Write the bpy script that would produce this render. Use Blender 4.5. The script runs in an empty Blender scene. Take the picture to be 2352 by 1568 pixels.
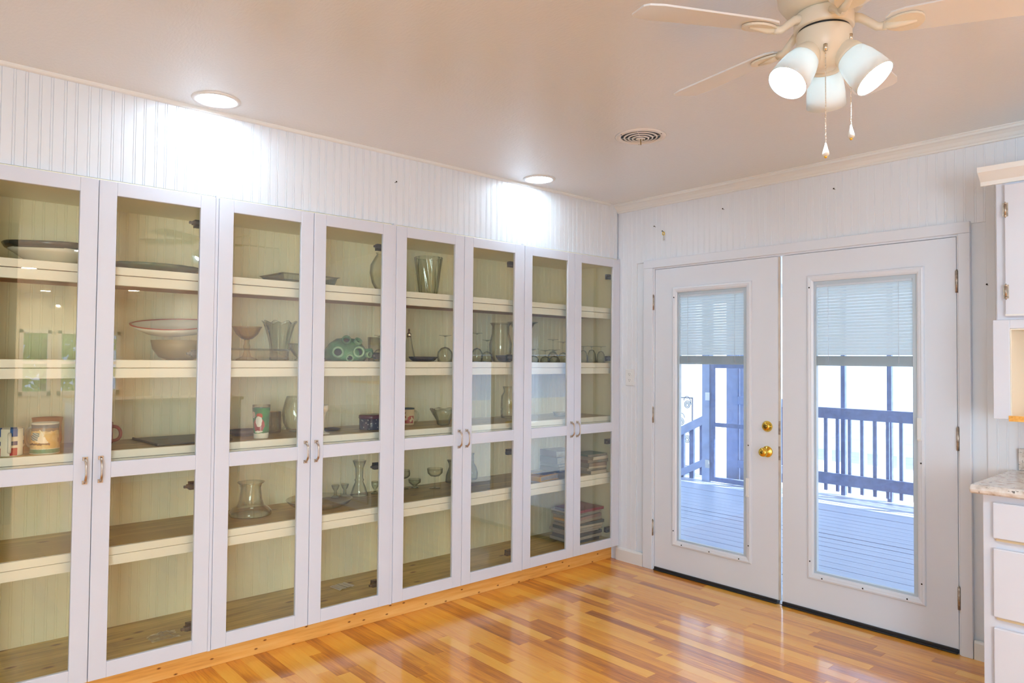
import bpy, bmesh, math, random
from mathutils import Vector, Matrix
random.seed(7)
PI = math.pi
S = bpy.context.scene
COL = S.collection
D = bpy.data

# ------------------------------------------------------------------ camera
def make_camera():
    yaw, pitch, roll = map(math.radians, (48.3823, 1.50915, 0.50126))
    f = Vector((-math.sin(yaw) * math.cos(pitch), math.cos(yaw) * math.cos(pitch), math.sin(pitch)))
    r = Vector((math.cos(yaw), math.sin(yaw), 0)); u = r.cross(f)
    r2 = r * math.cos(roll) + u * math.sin(roll)
    u2 = -r * math.sin(roll) + u * math.cos(roll)
    cam = D.cameras.new('camera'); o = D.objects.new('camera', cam); COL.objects.link(o)
    m = Matrix((r2, u2, -f)).transposed().to_4x4(); m.translation = Vector((3.3087, -3.98495, 1.42275))
    o.matrix_world = m
    cam.sensor_width = 36.0; cam.lens = 1626.94 / 2352 * 36; cam.clip_start = .02; cam.clip_end = 200
    S.camera = o
make_camera()

# ------------------------------------------------------------------ world, sun, exposure
W = D.worlds.new('world'); S.world = W; W.use_nodes = True
bgn = W.node_tree.nodes['Background']
bgn.inputs[0].default_value = (.50, .70, 1.0, 1); bgn.inputs[1].default_value = 2.3
sun = D.lights.new('sun', 'SUN'); sun.energy = 9; sun.angle = math.radians(.6); sun.color = (1, .97, .92)
so = D.objects.new('sun', sun); COL.objects.link(so)
so.rotation_euler = Vector((-math.cos(math.radians(25)), -math.sin(math.radians(25)), -1.08)).to_track_quat('-Z', 'Y').to_euler()
S.view_settings.view_transform = 'Standard'; S.view_settings.look = 'None'
S.view_settings.gamma = 1; S.view_settings.use_curve_mapping = False
S.view_settings.exposure = 0.86
S.cycles.max_bounces = 12; S.cycles.diffuse_bounces = 5; S.cycles.glossy_bounces = 4
S.cycles.transparent_max_bounces = 32; S.cycles.transmission_bounces = 6
S.cycles.sample_clamp_indirect = 6
# fill_light adds an area lamp to brighten the room from behind the camera
def fill_light(name, loc, d, sx, sy, power, col=(.93, .96, 1.0)):
    l = D.lights.new(name, 'AREA'); l.shape = 'RECTANGLE'; l.size = sx; l.size_y = sy; l.energy = power; l.color = col
    o = D.objects.new(name, l); COL.objects.link(o); o.location = loc; o.rotation_euler = Vector(d).to_track_quat('-Z', 'Z').to_euler()
fill_light('fill_light_back', (6.0, -5.97, 1.35), (-.35, 1, .06), 3.3, 1.6, 155, (.66, .86, 1.0))  # added to brighten the room; no window is known there
LED = 42       # emission of the recessed lights
BULB = 430     # emission of the fan bulbs

# ------------------------------------------------------------------ materials
def mat(name):
    m = D.materials.new(name); m.use_nodes = True
    nt = m.node_tree; b = nt.nodes['Principled BSDF']
    return m, nt, b
def nd(nt, t, **kw):
    n = nt.nodes.new(t)
    for k, v in kw.items():
        if k.startswith('_'): setattr(n, k[1:], v)
        else:
            n.inputs[int(k[1:]) if k[0] == 'i' and k[1:].isdigit() else k].default_value = v
    return n
def ramp(nt, stops, interp='LINEAR'):
    r = nt.nodes.new('ShaderNodeValToRGB'); cr = r.color_ramp; cr.interpolation = interp
    while len(cr.elements) < len(stops): cr.elements.new(.5)
    for e, (p, c) in zip(cr.elements, stops):
        e.position = p; e.color = (*c, 1) if len(c) == 3 else c
    return r
def plain(name, col, rough=.5, metal=0, spec=.5, noise=0, nscale=8, bump=0, bscale=60, stretch=(1, 1, 1), coat=0, trans=0):
    m, nt, b = mat(name)
    b.inputs['Base Color'].default_value = (*col, 1); b.inputs['Roughness'].default_value = rough
    b.inputs['Metallic'].default_value = metal; b.inputs['Specular IOR Level'].default_value = spec
    b.inputs['Coat Weight'].default_value = coat
    tc = nd(nt, 'ShaderNodeTexCoord'); mp = nd(nt, 'ShaderNodeMapping', Scale=stretch)
    nt.links.new(tc.outputs['Object'], mp.inputs[0])
    if noise:
        n = nd(nt, 'ShaderNodeTexNoise', Scale=nscale, Detail=4.0); nt.links.new(mp.outputs[0], n.inputs['Vector'])
        r = ramp(nt, [(.3, tuple(c * (1 - noise) for c in col)), (.7, tuple(min(1, c * (1 + noise * .5)) for c in col))])
        nt.links.new(n.outputs[0], r.inputs[0]); nt.links.new(r.outputs[0], b.inputs['Base Color'])
    if bump:
        n = nd(nt, 'ShaderNodeTexNoise', Scale=bscale, Detail=3.0); nt.links.new(mp.outputs[0], n.inputs['Vector'])
        bp = nd(nt, 'ShaderNodeBump', Strength=bump, Distance=.003)
        nt.links.new(n.outputs[0], bp.inputs['Height']); nt.links.new(bp.outputs[0], b.inputs['Normal'])
    return m
def wood(name, stops, axis=0, rough=.35, grain=6, knots=0, per_object=True, stretch=14, coat=0, bump=.05, plane=(0, 1)):
    """grain runs along the object's own axis; every object gets its own tone and cut"""
    m, nt, b = mat(name)
    tc = nd(nt, 'ShaderNodeTexCoord'); oi = nd(nt, 'ShaderNodeObjectInfo'); gi = nd(nt, 'ShaderNodeNewGeometry')
    ad = nd(nt, 'ShaderNodeMath', _operation='ADD'); nt.links.new(oi.outputs['Random'], ad.inputs[0]); nt.links.new(gi.outputs['Random Per Island'], ad.inputs[1])
    fr = nd(nt, 'ShaderNodeMath', _operation='FRACT'); nt.links.new(ad.outputs[0], fr.inputs[0])
    ml = nd(nt, 'ShaderNodeMath', _operation='MULTIPLY', i1=40.0); nt.links.new(fr.outputs[0], ml.inputs[0])
    sc = [stretch] * 3; sc[axis] = 1
    mp = nd(nt, 'ShaderNodeMapping', Scale=sc); nt.links.new(tc.outputs['Object'], mp.inputs[0])
    n1 = nd(nt, 'ShaderNodeTexNoise', _noise_dimensions='4D', Scale=grain * .45, Detail=5.0, Distortion=.6)
    nt.links.new(mp.outputs[0], n1.inputs['Vector']); nt.links.new(ml.outputs[0], n1.inputs['W'])
    n2 = nd(nt, 'ShaderNodeTexNoise', _noise_dimensions='4D', Scale=grain * 2.5, Detail=6.0)
    nt.links.new(mp.outputs[0], n2.inputs['Vector']); nt.links.new(ml.outputs[0], n2.inputs['W'])
    mx = nd(nt, 'ShaderNodeMath', _operation='MULTIPLY_ADD', i1=.45, i2=0.0); nt.links.new(n2.outputs[0], mx.inputs[0]); 
    m3 = nd(nt, 'ShaderNodeMath', _operation='MULTIPLY_ADD', i1=.55); nt.links.new(n1.outputs[0], m3.inputs[0]); nt.links.new(mx.outputs[0], m3.inputs[2])
    # own tone shifts the grain value up or down
    sh = nd(nt, 'ShaderNodeMath', _operation='MULTIPLY_ADD', i1=.55 if per_object else .0, i2=-.27 if per_object else 0.0); nt.links.new(fr.outputs[0], sh.inputs[0])
    m4 = nd(nt, 'ShaderNodeMath', _operation='ADD'); nt.links.new(m3.outputs[0], m4.inputs[0]); nt.links.new(sh.outputs[0], m4.inputs[1])
    r = ramp(nt, stops); nt.links.new(m4.outputs[0], r.inputs[0]); last = r.outputs[0]
    if knots:
        sx_ = nd(nt, 'ShaderNodeSeparateXYZ'); nt.links.new(tc.outputs['Object'], sx_.inputs[0])
        cx_ = nd(nt, 'ShaderNodeCombineXYZ'); mu = nd(nt, 'ShaderNodeMath', _operation='MULTIPLY', i1=2.1)
        nt.links.new(sx_.outputs[plane[0]], mu.inputs[0]); nt.links.new(mu.outputs[0], cx_.inputs[0])
        av = nd(nt, 'ShaderNodeMath', _operation='ADD'); nt.links.new(sx_.outputs[plane[1]], av.inputs[0]); nt.links.new(ml.outputs[0], av.inputs[1])
        nt.links.new(av.outputs[0], cx_.inputs[1])
        v = nd(nt, 'ShaderNodeTexVoronoi', _voronoi_dimensions='2D', Scale=knots); nt.links.new(cx_.outputs[0], v.inputs['Vector'])
        rk = ramp(nt, [(.02, (.10, .045, .015)), (.045, (.42, .24, .10)), (.085, (1, 1, 1))]); nt.links.new(v.outputs['Distance'], rk.inputs[0])
        mm = nd(nt, 'ShaderNodeMix', _data_type='RGBA', _blend_type='MULTIPLY'); mm.inputs[0].default_value = .9
        nt.links.new(last, mm.inputs[6]); nt.links.new(rk.outputs[0], mm.inputs[7]); last = mm.outputs[2]
    nt.links.new(last, b.inputs['Base Color'])
    b.inputs['Roughness'].default_value = rough; b.inputs['Coat Weight'].default_value = coat; b.inputs['Coat Roughness'].default_value = .13
    bp = nd(nt, 'ShaderNodeBump', Strength=bump, Distance=.002); nt.links.new(n2.outputs[0], bp.inputs['Height']); nt.links.new(bp.outputs[0], b.inputs['Normal'])
    return m
def glass(name, tint, edge=None, refl=1.6, rough=0.0, ior=1.5, haze=0.0):
    """thin clear glass: tinted see-through plus a Fresnel reflection of its outer face"""
    m = D.materials.new(name); m.use_nodes = True; nt = m.node_tree; nt.nodes.clear()
    out = nd(nt, 'ShaderNodeOutputMaterial')
    tr = nd(nt, 'ShaderNodeBsdfTransparent'); tr.inputs[0].default_value = (*tint, 1)
    if edge:
        lw = nd(nt, 'ShaderNodeLayerWeight', Blend=.42); r = ramp(nt, [(.25, tint), (.95, edge)])
        nt.links.new(lw.outputs['Facing'], r.inputs[0]); nt.links.new(r.outputs[0], tr.inputs[0])
    gl = nd(nt, 'ShaderNodeBsdfGlossy', Roughness=rough)
    fn = nd(nt, 'ShaderNodeFresnel', IOR=ior); gm = nd(nt, 'ShaderNodeNewGeometry')
    iv = nd(nt, 'ShaderNodeMath', _operation='SUBTRACT', i0=1.0); nt.links.new(gm.outputs['Backfacing'], iv.inputs[1])
    m1 = nd(nt, 'ShaderNodeMath', _operation='MULTIPLY'); nt.links.new(fn.outputs[0], m1.inputs[0]); nt.links.new(iv.outputs[0], m1.inputs[1])
    m2 = nd(nt, 'ShaderNodeMath', _operation='MULTIPLY', i1=refl, _use_clamp=True); nt.links.new(m1.outputs[0], m2.inputs[0])
    mx = nd(nt, 'ShaderNodeMixShader'); nt.links.new(m2.outputs[0], mx.inputs[0]); nt.links.new(tr.outputs[0], mx.inputs[1]); nt.links.new(gl.outputs[0], mx.inputs[2])
    last = mx
    if haze:
        df = nd(nt, 'ShaderNodeBsdfDiffuse'); df.inputs[0].default_value = (.85, .9, .9, 1)
        m4 = nd(nt, 'ShaderNodeMixShader'); m4.inputs[0].default_value = haze
        nt.links.new(last.outputs[0], m4.inputs[1]); nt.links.new(df.outputs[0], m4.inputs[2]); last = m4
    nt.links.new(last.outputs[0], out.inputs[0]); return m
def emit(name, col, s):
    m = D.materials.new(name); m.use_nodes = True; nt = m.node_tree; nt.nodes.clear()
    e = nd(nt, 'ShaderNodeEmission', Strength=s); e.inputs[0].default_value = (*col, 1)
    o = nd(nt, 'ShaderNodeOutputMaterial'); nt.links.new(e.outputs[0], o.inputs[0]); return m
def translucent(name, col, tcol, fac, rough=.4):
    m, nt, b = mat(name); b.inputs['Base Color'].default_value = (*col, 1); b.inputs['Roughness'].default_value = rough
    t = nd(nt, 'ShaderNodeBsdfTranslucent'); t.inputs[0].default_value = (*tcol, 1)
    mx = nd(nt, 'ShaderNodeMixShader'); mx.inputs[0].default_value = fac
    nt.links.new(b.outputs[0], mx.inputs[1]); nt.links.new(t.outputs[0], mx.inputs[2])
    nt.links.new(mx.outputs[0], nt.nodes['Material Output'].inputs[0]); return m

M = {}
M['wall'] = plain('wall_paint', (.765, .80, .85), .42, bump=.04, bscale=40)
M['soffit'] = plain('beadboard_paint', (.77, .80, .85), .38, bump=.04, bscale=50, stretch=(1, 1, .15))
M['trim'] = plain('trim_paint', (.80, .81, .80), .35)
M['ceiling'] = plain('ceiling_paint', (.79, .80, .80), .24, spec=1.0, bump=.40, bscale=45, stretch=(1, 2.6, 1), coat=.5)
M['ceiling'].node_tree.nodes['Principled BSDF'].inputs['Coat Roughness'].default_value = .30
M['cab'] = plain('cabinet_enamel', (.69, .715, .80), .30, noise=.015, nscale=5)
M['cabin'] = plain('cabinet_interior_paint', (.91, .87, .66), .5, noise=.03, nscale=6)
M['shelfedge'] = plain('shelf_edge_paint', (.87, .87, .85), .4)
M['door'] = plain('door_enamel', (.755, .79, .86), .33)
M['dark'] = plain('rubber_and_shade_black', (.015, .017, .022), .4)  # black rubber, also painted-in shade under the deck boards and in the vent
M['hinge'] = plain('dark_hinge_metal', (.05, .055, .07), .35, .6)
M['nickel'] = plain('brushed_nickel', (.55, .47, .40), .28, 1)
M['steelh'] = plain('worn_hinge_steel', (.52, .45, .38), .35, .9, noise=.4, nscale=60)
M['brass'] = plain('polished_brass', (.86, .58, .10), .14, 1)
M['brassd'] = plain('brass_keyway', (.25, .18, .05), .3, 1)
M['floor'] = wood('floor_laminate', [(.10, (.33, .085, .006)), (.30, (.62, .205, .012)), (.48, (.88, .355, .025)), (.82, (.98, .50, .065))], 0, .36, 3.2, coat=1.0)
M['pine'] = wood('raw_pine', [(.36, (.60, .25, .04)), (.5, (.82, .41, .09)), (.66, (.90, .55, .18))], 1, .5, 2.2, knots=7.5, per_object=False, plane=(2, 1))
M['shelfwood'] = wood('shelf_pine', [(.34, (.36, .25, .06)), (.5, (.64, .48, .14)), (.66, (.80, .64, .27))], 1, .32, 2.2, knots=3.0, plane=(0, 1))
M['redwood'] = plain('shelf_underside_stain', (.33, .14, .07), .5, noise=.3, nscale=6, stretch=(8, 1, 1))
M['pane'] = glass('cabinet_glass', (.985, .98, .915), refl=2.6)
M['litepane'] = glass('door_glass', (.95, .97, 1.0), refl=1.3, haze=.03)
M['clear'] = glass('clear_glassware', (.95, .96, .93), (.42, .46, .40), refl=2.0)
M['cut'] = glass('cut_glassware', (.91, .93, .89), (.34, .38, .32), refl=2.6, rough=.05)
M['smoke'] = glass('grey_glassware', (.78, .80, .76), (.12, .13, .12), refl=1.5)
M['amber'] = glass('amber_glassware', (.95, .88, .72), (.55, .42, .22), refl=1.5)
M['white'] = plain('white_ceramic', (.80, .79, .74), .2)
M['plastic'] = plain('white_plastic', (.82, .82, .82), .35)
M['screw'] = plain('screw_head', (.04, .03, .025), .5, .5)
M['fanbody'] = plain('fan_cream_enamel', (.80, .76, .64), .35)
M['blade'] = plain('fan_blade_white', (.78, .82, .86), .4)
M['bladeedge'] = plain('blade_edge', (.36, .25, .16), .6)
M['shade'] = translucent('frosted_glass_shade', (.80, .83, .80), (.80, .82, .84), .20, .25)
M['bulb'] = emit('cool_bulb', (.62, .85, 1.0), BULB)
M['bulbw'] = emit('warm_bulb', (1, .66, .36), BULB * .7)
M['led'] = emit('recessed_led', (.66, .85, 1.0), LED)
M['ledw'] = emit('recessed_led_warm', (1, .93, .80), LED * 3.2)
M['ledf'] = emit('recessed_led_far', (1, .88, .66), LED * 12)
M['blind'] = translucent('blind_slat', (.88, .90, .89), (.90, .94, .92), .48, .5)
M['blindrail'] = plain('blind_rail', (.66, .71, .71), .5)
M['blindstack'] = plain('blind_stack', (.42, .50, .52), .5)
M['deck'] = plain('deck_paint', (.40, .46, .58), .45, noise=.12, nscale=3, stretch=(.4, 6, 1))
M['rail'] = plain('railing_paint', (.13, .19, .36), .5, noise=.3, nscale=20)
M['post'] = plain('grey_post_paint', (.32, .40, .58), .5, noise=.15, nscale=10)
M['iron'] = plain('wrought_iron', (.12, .13, .17), .5, .3)
M['siding'] = plain('white_siding', (.80, .80, .78), .6)
M['ground'] = plain('pale_gravel', (.55, .54, .48), .9, noise=.2, nscale=3)
M['conc'] = plain('pale_concrete', (.55, .53, .48), .9, noise=.15, nscale=5)
M['leaf'] = translucent('leaf_green', (.16, .30, .05), (.50, .75, .12), .5)
M['bark'] = plain('bark', (.14, .09, .05), .9, bump=.6, bscale=30)
M['hallshade'] = plain('unlit_hall_shade', (.10, .09, .07), .6)  # dark colour stands in for an unlit hall
M['farwall'] = plain('far_room_paint', (.80, .74, .58), .5)

def granite():
    m, nt, b = mat('speckled_granite'); tc = nd(nt, 'ShaderNodeTexCoord')
    n = nd(nt, 'ShaderNodeTexNoise', Scale=26.0, Detail=5.0); v = nd(nt, 'ShaderNodeTexVoronoi', Scale=110.0)
    nt.links.new(tc.outputs['Object'], n.inputs['Vector']); nt.links.new(tc.outputs['Object'], v.inputs['Vector'])
    r = ramp(nt, [(.3, (.42, .33, .27)), (.45, (.66, .60, .55)), (.6, (.74, .71, .68)), (.75, (.55, .44, .36))]); nt.links.new(n.outputs[0], r.inputs[0])
    n2 = nd(nt, 'ShaderNodeTexNoise', Scale=60.0, Detail=2.0); nt.links.new(tc.outputs['Object'], n2.inputs['Vector'])
    r2 = ramp(nt, [(.30, (.06, .05, .05)), (.38, (1, 1, 1))]); nt.links.new(n2.outputs[0], r2.inputs[0])
    mx = nd(nt, 'ShaderNodeMix', _data_type='RGBA', _blend_type='MULTIPLY'); mx.inputs[0].default_value = .85
    nt.links.new(r.outputs[0], mx.inputs[6]); nt.links.new(r2.outputs[0], mx.inputs[7]); nt.links.new(mx.outputs[2], b.inputs['Base Color'])
    b.inputs['Roughness'].default_value = .18; return m
M['granite'] = granite()

# ------------------------------------------------------------------ mesh helpers
class MB:
    def __init__(s): s.v = []; s.f = []; s.sm = []
    def add(s, vs, fs, smooth=False):
        k = len(s.v); s.v += [tuple(v) for v in vs]; s.f += [tuple(i + k for i in f) for f in fs]; s.sm += [smooth] * len(fs); return s
    def box(s, x0, x1, y0, y1, z0, z1, rz=0, tilt=None, about=None):
        vs = [Vector((x, y, z)) for z in (z0, z1) for y in (y0, y1) for x in (x0, x1)]
        if rz or tilt:
            c = Vector(about) if about else Vector(((x0 + x1) / 2, (y0 + y1) / 2, (z0 + z1) / 2))
            R = Matrix.Rotation(rz, 3, 'Z')
            if tilt: R = R @ Matrix.Rotation(tilt[1], 3, tilt[0])
            vs = [c + R @ (v - c) for v in vs]
        return s.add(vs, [(0, 2, 3, 1), (4, 5, 7, 6), (0, 1, 5, 4), (2, 6, 7, 3), (0, 4, 6, 2), (1, 3, 7, 5)])
    def lathe(s, prof, n=24, c=(0, 0, 0), R=None, wob=None, sx=1, sy=1, smooth=True):
        c = Vector(c); vs = []; fs = []; cols = []
        for r, z in prof:
            if r < 1e-6: cols.append([len(vs)]); vs.append(Vector((0, 0, z)))
            else:
                cols.append([len(vs) + i for i in range(n)])
                for i in range(n):
                    a = 2 * PI * i / n; rr, zz = (r, z) if not wob else wob(r, z, a)
                    vs.append(Vector((rr * math.cos(a) * sx, rr * math.sin(a) * sy, zz)))
        for a, b in zip(cols, cols[1:]):
            for i in range(n):
                j = (i + 1) % n
                if len(a) == 1 and len(b) == 1: continue
                if len(a) == 1: fs.append((a[0], b[j], b[i]))
                elif len(b) == 1: fs.append((a[i], a[j], b[0]))
                else: fs.append((a[i], a[j], b[j], b[i]))
        if R is not None: vs = [R @ v for v in vs]
        return s.add([c + v for v in vs], fs, smooth)
    def tube(s, pts, r, n=8, caps=True, closed=False, smooth=True):
        pts = [Vector(p) for p in pts]; vs = []; fs = []; N = len(pts)
        rr = r if isinstance(r, (list, tuple)) else [r] * N
        up = None
        for i, p in enumerate(pts):
            if closed: t = pts[(i + 1) % N] - pts[i - 1]
            else: t = pts[min(i + 1, N - 1)] - pts[max(i - 1, 0)]
            t.normalize()
            if up is None:
                up = Vector((0, 0, 1)) if abs(t.z) < .9 else Vector((1, 0, 0))
            a = t.cross(up).normalized(); up = a.cross(t).normalized()
            for k in range(n):
                th = 2 * PI * k / n; vs.append(p + (a * math.cos(th) + up * math.sin(th)) * rr[i])
        for i in range(N if closed else N - 1):
            j = (i + 1) % N
            for k in range(n):
                l = (k + 1) % n; fs.append((i * n + k, i * n + l, j * n + l, j * n + k))
        if caps and not closed: fs += [tuple(range(n))[::-1], tuple((N - 1) * n + k for k in range(n))]
        return s.add(vs, fs, smooth)
    def prism(s, out, d, o=(0, 0, 0), ux=(1, 0, 0), uy=(0, 1, 0), uz=(0, 0, 1), smooth=False):
        o, ux, uy, uz = map(Vector, (o, ux, uy, uz)); n = len(out)
        vs = [o + ux * x + uy * y for x, y in out] + [o + ux * x + uy * y + uz * d for x, y in out]
        fs = [tuple(range(n))[::-1], tuple(range(n, 2 * n))] + [(i, (i + 1) % n, n + (i + 1) % n, n + i) for i in range(n)]
        return s.add(vs, fs, smooth)
    def mesh(s, name, m):
        me = D.meshes.new(name); me.from_pydata([tuple(v) for v in s.v], [], s.f); me.update()
        me.polygons.foreach_set('use_smooth', s.sm)
        bm = bmesh.new(); bm.from_mesh(me); bmesh.ops.recalc_face_normals(bm, faces=bm.faces); bm.to_mesh(me); bm.free()
        if m: me.materials.append(m)
        return me
    def build(s, name, m, parent=None, kind=None, label=None, bev=0, loc=None, rz=0, seg=2):
        o = D.objects.new(name, s.mesh(name, m)); COL.objects.link(o)
        if parent: o.parent = parent
        if kind: o['kind'] = kind
        if label: o['label'] = label
        if loc: o.location = loc
        if rz: o.rotation_euler.z = rz
        if bev:
            b = o.modifiers.new('bevel', 'BEVEL'); b.width = bev; b.segments = seg; b.limit_method = 'ANGLE'; b.angle_limit = .6
        return o
def inst(name, me, parent, loc, rot=None, kind=None):
    o = D.objects.new(name, me); COL.objects.link(o); o.parent = parent; o.location = loc
    if rot: o.rotation_euler = rot
    if kind: o['kind'] = kind
    return o
def thing(name, label, cat, loc=(0, 0, 0), rz=0, group=None):
    o = D.objects.new(name, None); COL.objects.link(o); o.empty_display_size = .05
    o.location = loc; o.rotation_euler.z = rz; o['label'] = label; o['category'] = cat
    if group: o['group'] = group
    return o
def tag(o, label, cat, group=None):
    o['label'] = label; o['category'] = cat
    if group: o['group'] = group
    return o
def struct(mb, name, m, label=None, bev=0):
    o = mb.build(name, m, bev=bev); o['kind'] = 'structure'
    if label: o['label'] = label
    return o
def copy_tree(o, parent=None):
    c = o.copy(); COL.objects.link(c)
    if parent: c.parent = parent
    for ch in list(o.children): copy_tree(ch, c)
    return c

ZC = 2.555           # ceiling height
XR = 12.0            # far end of the long open room
YB = -6.0            # wall behind the camera

# ------------------------------------------------------------------ floor
fl = struct(MB().box(-.12, XR, YB, .02, -.06, -.012), 'floor', M['floor'], 'orange laminate strip floor with a glossy finish')
def strip_mesh(L, w, t=.012, c=.0007):
    a, b = L / 2, w / 2
    vs = [(-a, -b, -t), (a, -b, -t), (a, b, -t), (-a, b, -t), (-a, -b, -c), (a, -b, -c), (a, b, -c), (-a, b, -c),
          (-a + c, -b + c, 0), (a - c, -b + c, 0), (a - c, b - c, 0), (-a + c, b - c, 0)]
    fs = [(0, 1, 5, 4), (1, 2, 6, 5), (2, 3, 7, 6), (3, 0, 4, 7), (4, 5, 9, 8), (5, 6, 10, 9), (6, 7, 11, 10), (7, 4, 8, 11), (8, 9, 10, 11)]
    return vs, fs
SW = .0655
lens = [.28, .36, .45, .56, .66, .78, .9]
meshes = {}
for L in lens:
    vs, fs = strip_mesh(L, SW); meshes[L] = MB().add(vs, fs).mesh('floor_strip', M['floor'])
rest = MB(); rf = random.Random(21); row = 0; y = -SW / 2 - .002; nstrip = 0
while y > YB:
    x = -.078 - rf.random() * .5
    first = True
    while x < 6.5:
        L = rf.choice(lens[4:] if first else lens); first = False; cx = x + L / 2
        x0 = max(x, -.078)
        seen = (y > -3.45 and x < 2.62 and (x + L) > -.07 and (cx > 1.4 + y * .3 - .2 or y > -2.8) and y > -3.3 + .0 * cx
                and cx > (-.7 - y) * .0 and (y > -2.75 or cx < 1.2))
        if seen and nstrip < 296 and x >= -.078:
            inst('floor_strip', meshes[L], fl, (cx, y, 0)); nstrip += 1
        elif seen and nstrip < 296:
            Lc = x + L - x0
            if Lc > .002:
                vs, fs = strip_mesh(Lc, SW); MB().add(vs, fs).build('floor_strip', M['floor'], fl, loc=((x0 + x + L) / 2, y, 0)); nstrip += 1
        elif x + L > -.05:
            a, b = max(x, -.078), x + L
            vs, fs = strip_mesh(b - a, SW); rest.add([(v[0] + (a + b) / 2, v[1] + y, v[2]) for v in vs], fs)
        x += L
    y -= SW; row += 1
rest.box(6.5 + 0, XR, YB, 0, -.012, -.0005)
rest.build('floor_strips_beyond', M['floor'], fl, kind='stuff')

# ------------------------------------------------------------------ walls and ceiling
def board_mesh(h, w=.085, t=.010, name='beadboard_plank', g=1.0):
    p = [(0, -.0030), (.002, 0), (.0365, 0), (.0378, -.0028), (.0392, -.0004), (.0422, .0003), (.0452, -.0004), (.0466, -.0028),
         (.0479, 0), (.0755, 0), (.0768, -.0028), (.0782, -.0004), (.0812, .0003), (.0842, -.0004), (.085, -.0030)]
    p = [(u, d * g) for u, d in p]; n = len(p); vs = []; fs = []
    for z in (0, h):
        vs += [(d, u * w / .085, z) for u, d in p] + [(-t, w, z), (-t, 0, z)]
    N = n + 2
    for i in range(N): fs.append((i, (i + 1) % N, N + (i + 1) % N, N + i))
    fs += [tuple(range(N))[::-1], tuple(range(N, 2 * N))]
    return MB().add(vs, fs).mesh(name, M['soffit'])

wl = MB().box(-.62, -.50, YB, .14, -.06, 2.7).box(-.50, -.032, YB, .14, 2.165, 2.7).box(-.50, -.022, YB, -3.806, 0, 2.165)
wl = struct(wl, 'wall_left', M['wall'], 'white beadboard wall above the glass door cabinets')
bm_s = board_mesh(ZC - 2.163)
y = -.012 - .085
while y > -4.6:
    inst('beadboard_plank', bm_s, wl, (-.022, y, 2.163)); y -= .085

JX0, JX1, JT = .300, 2.160, 2.068    # door opening
wf = MB().box(-.62, JX0, .0105, .14, -.06, 2.7).box(JX1, XR + .12, .0105, .14, -.06, 2.7).box(JX0, JX1, .0105, .14, JT, 2.7)
wf = struct(wf, 'wall_far', M['wall'], 'white beadboard wall around the double doors')
bm_f = board_mesh(ZC, g=.45); bm_top = board_mesh(ZC - 2.115, g=.45)
x = -.02
while x < 3.6:
    if x + .085 < .232: inst('beadboard_plank', bm_f, wf, (x, 0, 0), (0, 0, -PI / 2))
    elif x > 2.195: inst('beadboard_plank', bm_f, wf, (x, 0, 0), (0, 0, -PI / 2))
    else: inst('beadboard_plank', bm_top, wf, (x, 0, 2.115), (0, 0, -PI / 2))
    x += .085

struct(MB().box(-.62, XR + .12, YB, .14, ZC, ZC + .1), 'ceiling', M['ceiling'], 'glossy pinkish white textured ceiling')
struct(MB().box(-.62, 4.3, YB - .12, YB, -.06, 2.7).box(7.7, XR + .12, YB - .12, YB, -.06, 2.7).box(4.3, 7.7, YB - .12, YB, -.06, .5).box(4.3, 7.7, YB - .12, YB, 2.2, 2.7), 'wall_back', M['farwall'])
o = MB().box(4.3, 4.36, YB - .1, YB - .04, .5, 2.2).box(7.64, 7.7, YB - .1, YB - .04, .5, 2.2).box(4.3, 7.7, YB - .1, YB - .04, .5, .56).box(4.3, 7.7, YB - .1, YB - .04, 2.14, 2.2).box(5.96, 6.04, YB - .1, YB - .04, .5, 2.2)
o = struct(o, 'window_4', M['trim'])  # made-up window, added to go with the fill lamp
MB().box(4.36, 7.64, YB - .075, YB - .071, .56, 2.14).build('pane', M['litepane'], o)  # pane of the made-up window
wr = MB().box(XR, XR + .12, YB, .0, -.06, .70).box(XR, XR + .12, YB, 0, 1.9, 2.7).box(XR, XR + .12, YB, -2.16, .7, 1.9).box(XR, XR + .12, -.54, 0, .7, 1.9)
for yy in (-1.62, -1.08): wr.box(XR, XR + .12, yy - .05, yy + .05, .7, 1.9)
struct(wr, 'wall_right', M['farwall'])
struct(MB().box(3.98, 4.12, -4.05, -3.14, 0, ZC), 'hall_shade_panel', M['hallshade'])  # unseen panel added to give a dark, unlit edge in the cabinet reflections
for i, (a, b) in enumerate(((-2.16, -1.67), (-1.57, -1.13), (-1.03, -.54))):
    w = MB().box(XR - .02, XR + .06, a, a + .06, .7, 1.9).box(XR - .02, XR + .06, b - .06, b, .7, 1.9).box(XR - .02, XR + .06, a, b, 1.84, 1.9).box(XR - .02, XR + .06, a, b, .7, .78).box(XR - .0, XR + .05, a, b, 1.28, 1.33)
    o = struct(w, 'window_%d' % (i + 1), M['trim'])
    MB().box(XR + .02, XR + .024, a + .06, b - .06, .78, 1.84).build('pane', M['litepane'], o)

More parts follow.
